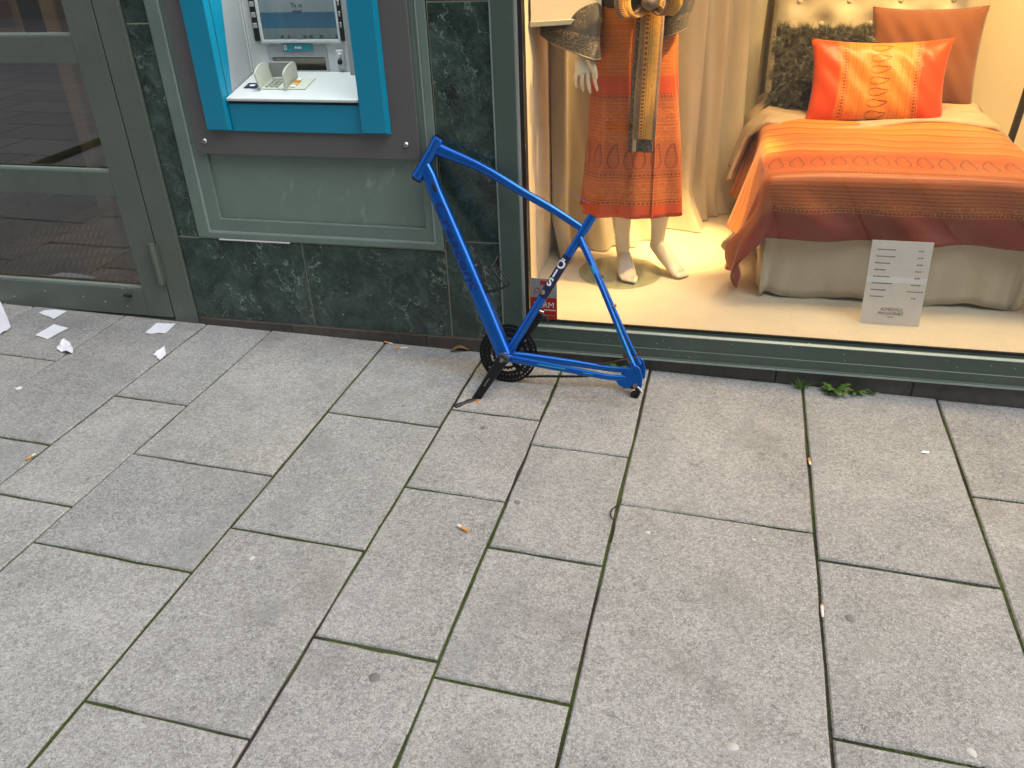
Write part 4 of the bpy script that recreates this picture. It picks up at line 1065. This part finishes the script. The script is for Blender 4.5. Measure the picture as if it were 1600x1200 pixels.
for k in range(4):
    a = R(40 + 90*k); c_, s_ = math.cos(a), math.sin(a)
    add_prism(sp, [(-.010, 0), (.010, 0), (.009, .075), (.012, .094), (-.012, .094), (-.009, .075)], lambda x, y: B(c_*y - s_*x - .006, s_*y + c_*x, -.053), lambda x, y: B(c_*y - s_*x - .006, s_*y + c_*x, -.047))
spo = part('spider', sp, 'bike_black', bike)
for k in range(4):
    a = R(40 + 90*k); bt('chainring_bolt', [(-.006 + .083*math.cos(a), .083*math.sin(a), -.046), (-.006 + .083*math.cos(a), .083*math.sin(a), -.0405)], [.0045, .0045], 'bike_steel', n=10, parent=spo)
# chain: links drooping from the ring towards the derailleur
cpts = smooth_path([B(.056, -.080, -.050), B(.090, -.076, -.050), B(.14, -.070, -.048), B(.20, -.066, -.050), B(.27, -.060, -.054), B(.34, -.052, -.060), B(.40, -.062, -.062), B(.437, -.085, -.058)], 20)
ch = NB(); acc = 0.; k = 0; last = cpts[0]
for p in cpts:
    if (p - last).length >= .0127:
        d = (p-last).normalized(); pr_ = d.cross(Nn).normalized(); nn = Nn*(.0022 if k % 2 else .0036); k += 1
        for s in (-1, 1):
            o = [last + nn*s + pr_*y + d*x for x, y in ((-.003, -.0042), (.005, -.003), (.0155, -.0042), (.0155, .0042), (.005, .003), (-.003, .0042))]
            add_prism(ch, [(i, 0) for i in range(6)], lambda i, _: o[i] - Nn*.0005, lambda i, _: o[i] + Nn*.0005)
        add_tube(ch, [last - Nn*.0042, last + Nn*.0042], .0032, 7)
        last = p
part('chain', ch, 'bike_black', bike)
# rear derailleur and hanger on the far side
dl = bt('derailleur_body', [(.456, -.055, -.066), (.452, -.072, -.064), (.440, -.080, -.060), (.428, -.072, -.056)], [.010, .014, .013, .010], 'bike_black', n=12, ip=3)
bt('derailleur_cage', [(.432, -.070, -.052), (.446, -.064, -.050), (.462, -.080, -.047), (.462, -.102, -.044), (.452, -.117, -.042)], [(.004, .011)]*5, 'bike_black', n=10, parent=dl, ip=4)
bt('jockey_wheel', [(.452, -.108, -.049), (.452, -.106, -.041)], [.013, .013], 'bike_black', n=16, parent=dl)
bt('jockey_wheel', [(.432, -.073, -.056), (.432, -.073, -.048)], [.013, .013], 'bike_black', n=16, parent=dl)
bt('quick_release', [(.462, -.046, .062), (.462, -.046, .078)], [.006, .0075], 'bike_steel', n=12)
bt('quick_release', [(.470, -.050, .070), (.480, -.058, .074), (.490, -.070, .078)], [.0035, .004, .003], 'bike_steel', n=8)
bt('brake_cable', [(.31, -.012, -.058), (.36, -.002, -.05), (.40, .012, -.04), (.44, .020, -.045), (.452, .034, -.050)], [.0032]*5, 'rust', n=8, ip=6)
bt('cable_guide', [(.428, -.002, -.062), (.420, .014, -.060), (.428, .026, -.058), (.440, .024, -.058)], [.003]*4, 'bike_steel', n=8, ip=4)
bt('rusty_bracket', [(.405, .018, -.060), (.425, .030, -.058), (.448, .030, -.060), (.462, .040, -.062)], [(.004, .008), (.005, .010), (.004, .009), (.003, .004)], 'rust', n=10, ip=3)
for v_, sd_ in ((.385, .014), (.300, .022), (.205, .032)):
    u_ = .246 + (.43 - v_)*.51; bt('stay_boss', [(u_ + .006, v_ + .002, sd_), (u_ + .018, v_ + .007, sd_)], [.005, .004], 'bike_steel', n=10)
# bottle cage of bent wire
cw = [(-.118, .345, .010), (-.105, .318, .012), (-.078, .232, .012), (-.071, .2255, .014), (-.030, .238, .026), (-.010, .2455, .032), (-.0055, .256, .034), (-.020, .275, .035), (-.052, .311, .034), (-.046, .328, .024), (-.037, .350, .008),
      (-.036, .353, -.008), (-.046, .328, -.024), (-.052, .311, -.034), (-.020, .275, -.035), (-.0055, .256, -.034), (-.010, .2455, -.032), (-.030, .238, -.026), (-.071, .2255, -.014), (-.078, .232, -.012), (-.105, .318, -.012), (-.118, .345, -.010)]
bc = bt('bottle_cage', cw, [.0026]*len(cw), 'bike_black', n=8, ip=4)
for v_ in (.315, .252):
    u_ = -.142 + (.3-v_)*.475 + .034; bt('cage_bolt', [(u_ - .012, v_ - .006, 0), (u_ + .002, v_ + .001, 0)], [.006, .005], 'bike_steel', n=10, parent=bc)
# lettering wrapped on the tubes
def wrap_text(name, body, size, c0, c1, pos, r, mat, parent, rot=0., n_off=0., shear=0., bold=0., squash=1., squarish=False):
    """letters on a tube from c0 to c1 (u, v); pos is metres from c0; rot=0 reads along the tube, 90 stacks upright letters"""
    bm = text_mesh(body, size, 0., font_shear=shear, bold=bold)
    bmesh.ops.triangulate(bm, faces=bm.faces)
    for _ in range(2):
        le = [e for e in bm.edges if e.calc_length() > .0035]
        if le: bmesh.ops.subdivide_edges(bm, edges=le, cuts=1); bmesh.ops.triangulate(bm, faces=bm.faces)
    ax = (Vector((*c1, 0)) - Vector((*c0, 0))).normalized(); sd = Vector((ax.y, -ax.x, 0)); cc, ss = math.cos(rot), math.sin(rot)
    for v in bm.verts:
        x, y = v.co.x*squash, v.co.y; x, y = x*cc - y*ss, x*ss + y*cc
        s = pos + x; t = -y; a = t/r + n_off
        if squarish:
            k = min(1., max(0., s/.45)); ra, rb_ = .0228 + .0060*k, .0247 + .0045*k; t += n_off; f = min(.97, abs(t)/rb_)
            q = Vector((*c0, 0)) + ax*s + sd*t; v.co = B(q.x, q.y, ra*(1 - f**2.8)**(1/2.8) + .0009)
            continue
        q = Vector((*c0, 0)) + ax*s + sd*math.sin(a)*(r + .0006)
        v.co = B(q.x, q.y, math.cos(a)*(r + .0006))
    o = part(name, bm, mat, parent); return o
wrap_text('lettering', 'Crescent', .050, (-.262, .548), (-.068, .141), .185, .0272, 'decal_blue', dt, n_off=.002, shear=.15, squash=1.75, bold=.0006, squarish=True)
sc0, sc1 = (0., 0.), (.246, .4405)
bt('sticker_band', [(.122, .2185, 0), (.203, .3635, 0)], [.01585, .01585], 'decal_navy', n=28, parent=stb)
for ch_, ps in (('Ö', .380), ('I', .344), ('S', .310)): wrap_text('lettering', ch_, .040, sc0, sc1, ps, .0159, 'white', stb, rot=-math.pi/2, n_off=-.30, bold=.0013)
wrap_text('crest', '●', .022, sc0, sc1, .268, .0159, 'decal_gold', stb, n_off=-.35)
# coloured stripes on the stays and small marks
def stripe(nm, pts, mat, par=bike, r=.0022): return bt(nm, pts, [(.0006, r)]*len(pts), mat, n=8, parent=par, ip=3)
stripe('stripe', [(.385, .152, .0448), (.42, .083, .0530), (.448, .028, .0632)], 'decal_teal')
stripe('stripe', [(.125, -.006, .0545), (.18, -.010, .0580), (.222, -.0125, .0612)], 'decal_teal')
stripe('stripe', [(.285, -.019, .0665), (.318, -.0215, .0690)], 'decal_teal', r=.0015)
stripe('stripe', [(.286, .338, .0262), (.300, .312, .0290)], 'decal_teal', r=.004)
bt('cable_port', [(-.2705, .582, .0222), (-.258, .556, .0232)], [(.0012, .0055)]*2, 'rubber', n=10, parent=dt)
bt('paint_chip', [(-.040, .062, .0262), (-.030, .044, .0264), (-.026, .032, .0262)], [(.0008, .006), (.0010, .008), (.0006, .004)], 'sticker_grey', n=9, parent=dt)
for v_ in (.470, .270): 
    u_ = -.225 + (.470-v_)*.475 - .024; bt('cable_stop', [(u_ + .006, v_, .008), (u_ - .004, v_ - .004, .008)], [.005, .004], 'blue', n=8, parent=dt)

# ================================================================== LITTER AND PLANTS
def paper(pts, label, lift, seed, group='scraps of paper on the paving'):
    rr = random.Random(seed); bm = NB()
    cx = sum(p[0] for p in pts)/len(pts); cy = sum(p[1] for p in pts)/len(pts)
    def P(x, y, k): return (x, y, gz(x, y) + .0022 + lift*k)
    out = []
    n = len(pts)
    for i in range(n):
        a, b = pts[i], pts[(i+1) % n]
        for t in (0, .33, .67): out.append((a[0]+(b[0]-a[0])*t + rr.gauss(0, .0012), a[1]+(b[1]-a[1])*t + rr.gauss(0, .0012)))
    c = bm.verts.new(P(cx, cy, .15)); ms = [bm.verts.new(P(cx+(x-cx)*.55, cy+(y-cy)*.55, .2 + .3*rr.random())) for x, y in out]; os_ = [bm.verts.new(P(x, y, rr.random())) for x, y in out]
    m_ = len(out)
    for i in range(m_):
        j = (i+1) % m_; bm.faces.new((c, ms[i], ms[j])); bm.faces.new((ms[i], os_[i], os_[j], ms[j]))
    o = part('paper_scrap', bm, 'paper'); solidify(o, .0004)
    return tag(o, label, 'paper', group)
paper([(-2.781, 2.634), (-2.763, 2.670), (-2.671, 2.676), (-2.668, 2.594)], 'white paper sheet lying closest to the foot of the door', .004, 1)
paper([(-2.64, 2.448), (-2.633, 2.551), (-2.547, 2.533), (-2.564, 2.429)], 'long narrow white paper slip in the middle of the scraps by the door', .003, 2)
paper([(-2.471, 2.371), (-2.488, 2.429), (-2.447, 2.415), (-2.394, 2.371), (-2.375, 2.332), (-2.459, 2.357)], 'torn crumpled paper scrap on a slab joint below the narrow paper slip', .014, 3)
paper([(-2.207, 2.558), (-2.217, 2.652), (-2.134, 2.663), (-2.127, 2.575)], 'white paper scrap in front of the door hinge', .004, 4)
paper([(-2.058, 2.400), (-2.051, 2.461), (-2.011, 2.410), (-2.011, 2.368)], 'small torn paper scrap furthest right by the marble wall', .012, 5)
paper([(-3.10, 2.67), (-3.02, 2.69), (-2.784, 2.483), (-2.783, 2.417), (-3.0, 2.40)], 'large white paper sheet at the left edge of the picture', .012, 6)
paper([(-2.405, 2.062), (-2.395, 2.082), (-2.378, 2.076), (-2.383, 2.058)], 'tiny white paper fleck on the slab below the torn scraps', .003, 8)
paper([(.686, 2.336), (.698, 2.350), (.716, 2.350), (.712, 2.337)], 'small white paper chip on the slab below the weed', .003, 7)
def butt(a, b, label, z=.0042, r=.0039, split=.62):
    a, b = Vector((*a, 0)), Vector((*b, 0)); a.z = gz(a.x, a.y) + z; b.z = gz(b.x, b.y) + z; m_ = a.lerp(b, split)
    t = empty('cigarette_butt', ((a+b)/2)[:], label, 'cigarette', 'cigarette butts on the paving')
    part('filter', tube([a, a.lerp(m_, .5) + Vector((0, 0, .0003)), m_], [r, r*.95, r], 10), 'filter', t, smooth=40)
    part('paper_end', tube([m_, m_.lerp(b, .6), b], [r*.98, r*.9, r*.6], 10), 'cig_paper', t, smooth=40)
butt((-.581, 1.671), (-.618, 1.690), 'cigarette butt alone in the middle of a slab in the foreground', r=.0055)
butt((-1.222, 2.690), (-1.182, 2.680), 'cigarette butt lying against the marble plinth')
butt((-1.160, 2.648), (-1.113, 2.662), 'cigarette butt with long white end near the marble plinth', split=.4)
butt((-2.036, 1.694), (-2.030, 1.730), 'cigarette butt in a joint at the left edge of the picture')
butt((.3495, 2.232), (.3525, 2.200), 'cigarette butt wedged in the long joint below the grass tuft', z=.002)
butt((.340, 1.600), (.339, 1.560), 'pale cigarette butt stuck in the right hand joint of the foreground', z=.002, split=.1)
def gum(x, y, r, mat, label, seed):
    rr = random.Random(seed); bm = NB(); n = 14; z = gz(x, y)
    el = rr.uniform(.7, .95); an = rr.random()*3
    def rg(k, h):
        out = []
        for i in range(n):
            t = 2*math.pi*i/n; q = r*k*(1 + .06*math.sin(3*t + seed) + .04*math.sin(5*t)); px, py = q*math.cos(t), q*el*math.sin(t)
            xx, yy = x + px*math.cos(an) - py*math.sin(an), y + px*math.sin(an) + py*math.cos(an); out.append(bm.verts.new((xx, yy, gz(xx, yy) + h)))
        return out
    a, b = rg(1, -.001), rg(.82, .0012)
    for i in range(n): bm.faces.new((a[i], a[(i+1) % n], b[(i+1) % n], b[i]))
    bm.faces.new(b); tag(part('chewing_gum', bm, mat, smooth=60), label, 'chewing gum', 'flattened gum on the paving')
for i, (x, y, r, m_, lb) in enumerate(((.403, 1.573, .013, 'gum', 'dark oval gum spot on the foreground slab at the right'), (-.48, 1.829, .013, 'gum', 'dark gum spot on the slab right of the foreground cigarette butt'), (-.65, 1.152, .014, 'gum', 'grey gum spot low in the middle of the foreground'),
        (-.68, 2.187, .011, 'gum', 'grey gum spot in front of the crank'), (.133, 1.152, .014, 'gum_white', 'pale gum blob on the big foreground slab'), (.602, 1.248, .012, 'gum_white', 'pale gum blob at the bottom right corner'),
        (-.986, 2.26, .007, 'gum', 'small black gum speck left of the crank'), (-.101, 1.780, .009, 'gum_white', 'pale gum speck just right of the wire loop'), (.182, 1.814, .006, 'gum_white', 'tiny pale gum speck below the joint in front of the window'), (-1.115, 1.446, .010, 'gum_white', 'whitish gum ring on the slab at the left'))):
    gum(x, y, r, m_, lb, i)
lp = smooth_path([(x, y, gz(x, y) + h) for x, y, h in ((-.188, 1.905, .003), (-.190, 1.879, .006), (-.207, 1.850, .008), (-.209, 1.823, .007), (-.196, 1.800, .005), (-.191, 1.775, .003), (-.193, 1.72, -.001))], 6)
tag(part('wire_loop', tube(lp, .0019, 8), 'twig', smooth=60), 'thin dark wire sticking out of the joint below the bicycle', 'wire')
# dry leaf by the wall
def blade(base, tip, wd, curl, lobes=0, n=8, up_=.0, seed=0):
    base, tip = Vector(base), Vector(tip); d = tip - base; sd = Vector((-d.y, d.x, 0)).normalized() if abs(d.x)+abs(d.y) > 1e-6 else Vector((1, 0, 0))
    bm = NB(); rows = []; rr = random.Random(seed)
    for i in range(n+1):
        t = i/n; w_ = wd*(math.sin(math.pi*min(1, t**.75))**.8 if 0 < t < 1 else .02)
        if lobes: w_ *= 1 + .35*math.sin(t*lobes*2*math.pi)
        c = base + d*t + Vector((0, 0, curl*math.sin(math.pi*t) + up_*t))
        rows.append([bm.verts.new(c - sd*w_ + Vector((0, 0, w_*.35))), bm.verts.new(c), bm.verts.new(c + sd*w_ + Vector((0, 0, w_*.35)))])
    for a, b in zip(rows, rows[1:]):
        for k in range(2): bm.faces.new((a[k], a[k+1], b[k+1], b[k]))
    return bm
o = part('dry_leaf', blade((-.945, 2.672, gz(-.945, 2.672) + .003), (-.873, 2.690, gz(-.87, 2.69) + .006), .012, .014), 'leaf_dry', smooth=60); solidify(o, .0005); tag(o, 'curled dry brown leaf against the plinth left of the chainring', 'leaf')
o = part('dry_leaf', blade((-.52, 2.680, gz(-.52, 2.68) + .003), (-.47, 2.690, gz(-.47, 2.69) + .005), .007, .008), 'leaf_dry', smooth=60); solidify(o, .0005); tag(o, 'small dry brown leaf on the ground behind the chainstays', 'leaf')
def weed(c, n, size, label, seed, spread=(0, 6.28), lobes=3):
    rr = random.Random(seed); z = gz(*c) + .002; t = empty('weed', (*c, z), label, 'plant', 'weeds along the foot of the window')
    for i in range(n):
        a = spread[0] + (spread[1]-spread[0])*(i + rr.uniform(-.3, .3))/n; L = size*rr.uniform(.65, 1.1); e = rr.uniform(.08, .6)
        tip = (c[0] + L*math.cos(a)*math.cos(e), min(2.692, c[1] + L*math.sin(a)*math.cos(e)), z + L*math.sin(e))
        lf = part('leaf', blade((c[0], c[1], z), tip, L*.17, L*.12, lobes, 10, seed=i), 'leaf_green', t, smooth=60); solidify(lf, .0005)
    return t
weed((.462, 2.662), 18, .060, 'leafy green dandelion rosette growing at the foot of the shop window', 21, (math.pi*.85, math.pi*2.15))
weed((.535, 2.678), 7, .045, 'small weed with round leaves right of the dandelion', 22, (math.pi, 2*math.pi), 0)
weed((.590, 2.682), 6, .030, 'tiny green seedling furthest right along the plinth', 23, (math.pi, 2*math.pi), 0)
weed((-.29, 2.672), 7, .052, 'small green weed behind the chainstays of the bicycle', 24, (math.pi*.9, math.pi*2.1))
weed((-.585, 2.675), 6, .040, 'little green weed just behind the chainring', 25, (math.pi*.9, math.pi*2.1), 0)
bm = NB(); rg_ = random.Random(9)
for i in range(46):
    bx, by = .350 + rg_.gauss(0, .010), 2.672 + rg_.gauss(0, .006); a = rg_.uniform(0, 6.28); L = rg_.uniform(.025, .068); e = rg_.uniform(.5, 1.35); z = gz(bx, by)
    d = Vector((math.cos(a)*math.cos(e), math.sin(a)*math.cos(e), math.sin(e))); b0 = Vector((bx, by, z)); sd = d.cross(Vector((0, 0, 1))).normalized()*.0013
    m1 = b0 + d*L*.6; t1 = b0 + d*L + Vector((0, 0, -L*.12)); t1.y = min(t1.y, 2.693); m1.y = min(m1.y, 2.693)
    q = [bm.verts.new(x) for x in (b0 - sd, b0 + sd, m1 + sd*.8, m1 - sd*.8, t1)]; bm.faces.new(q[:4]); bm.faces.new((q[3], q[2], q[4]))
tag(part('grass_tuft', bm, 'grass_green', recalc=False), 'tuft of fine green grass at the joint left of the dandelion', 'grass')
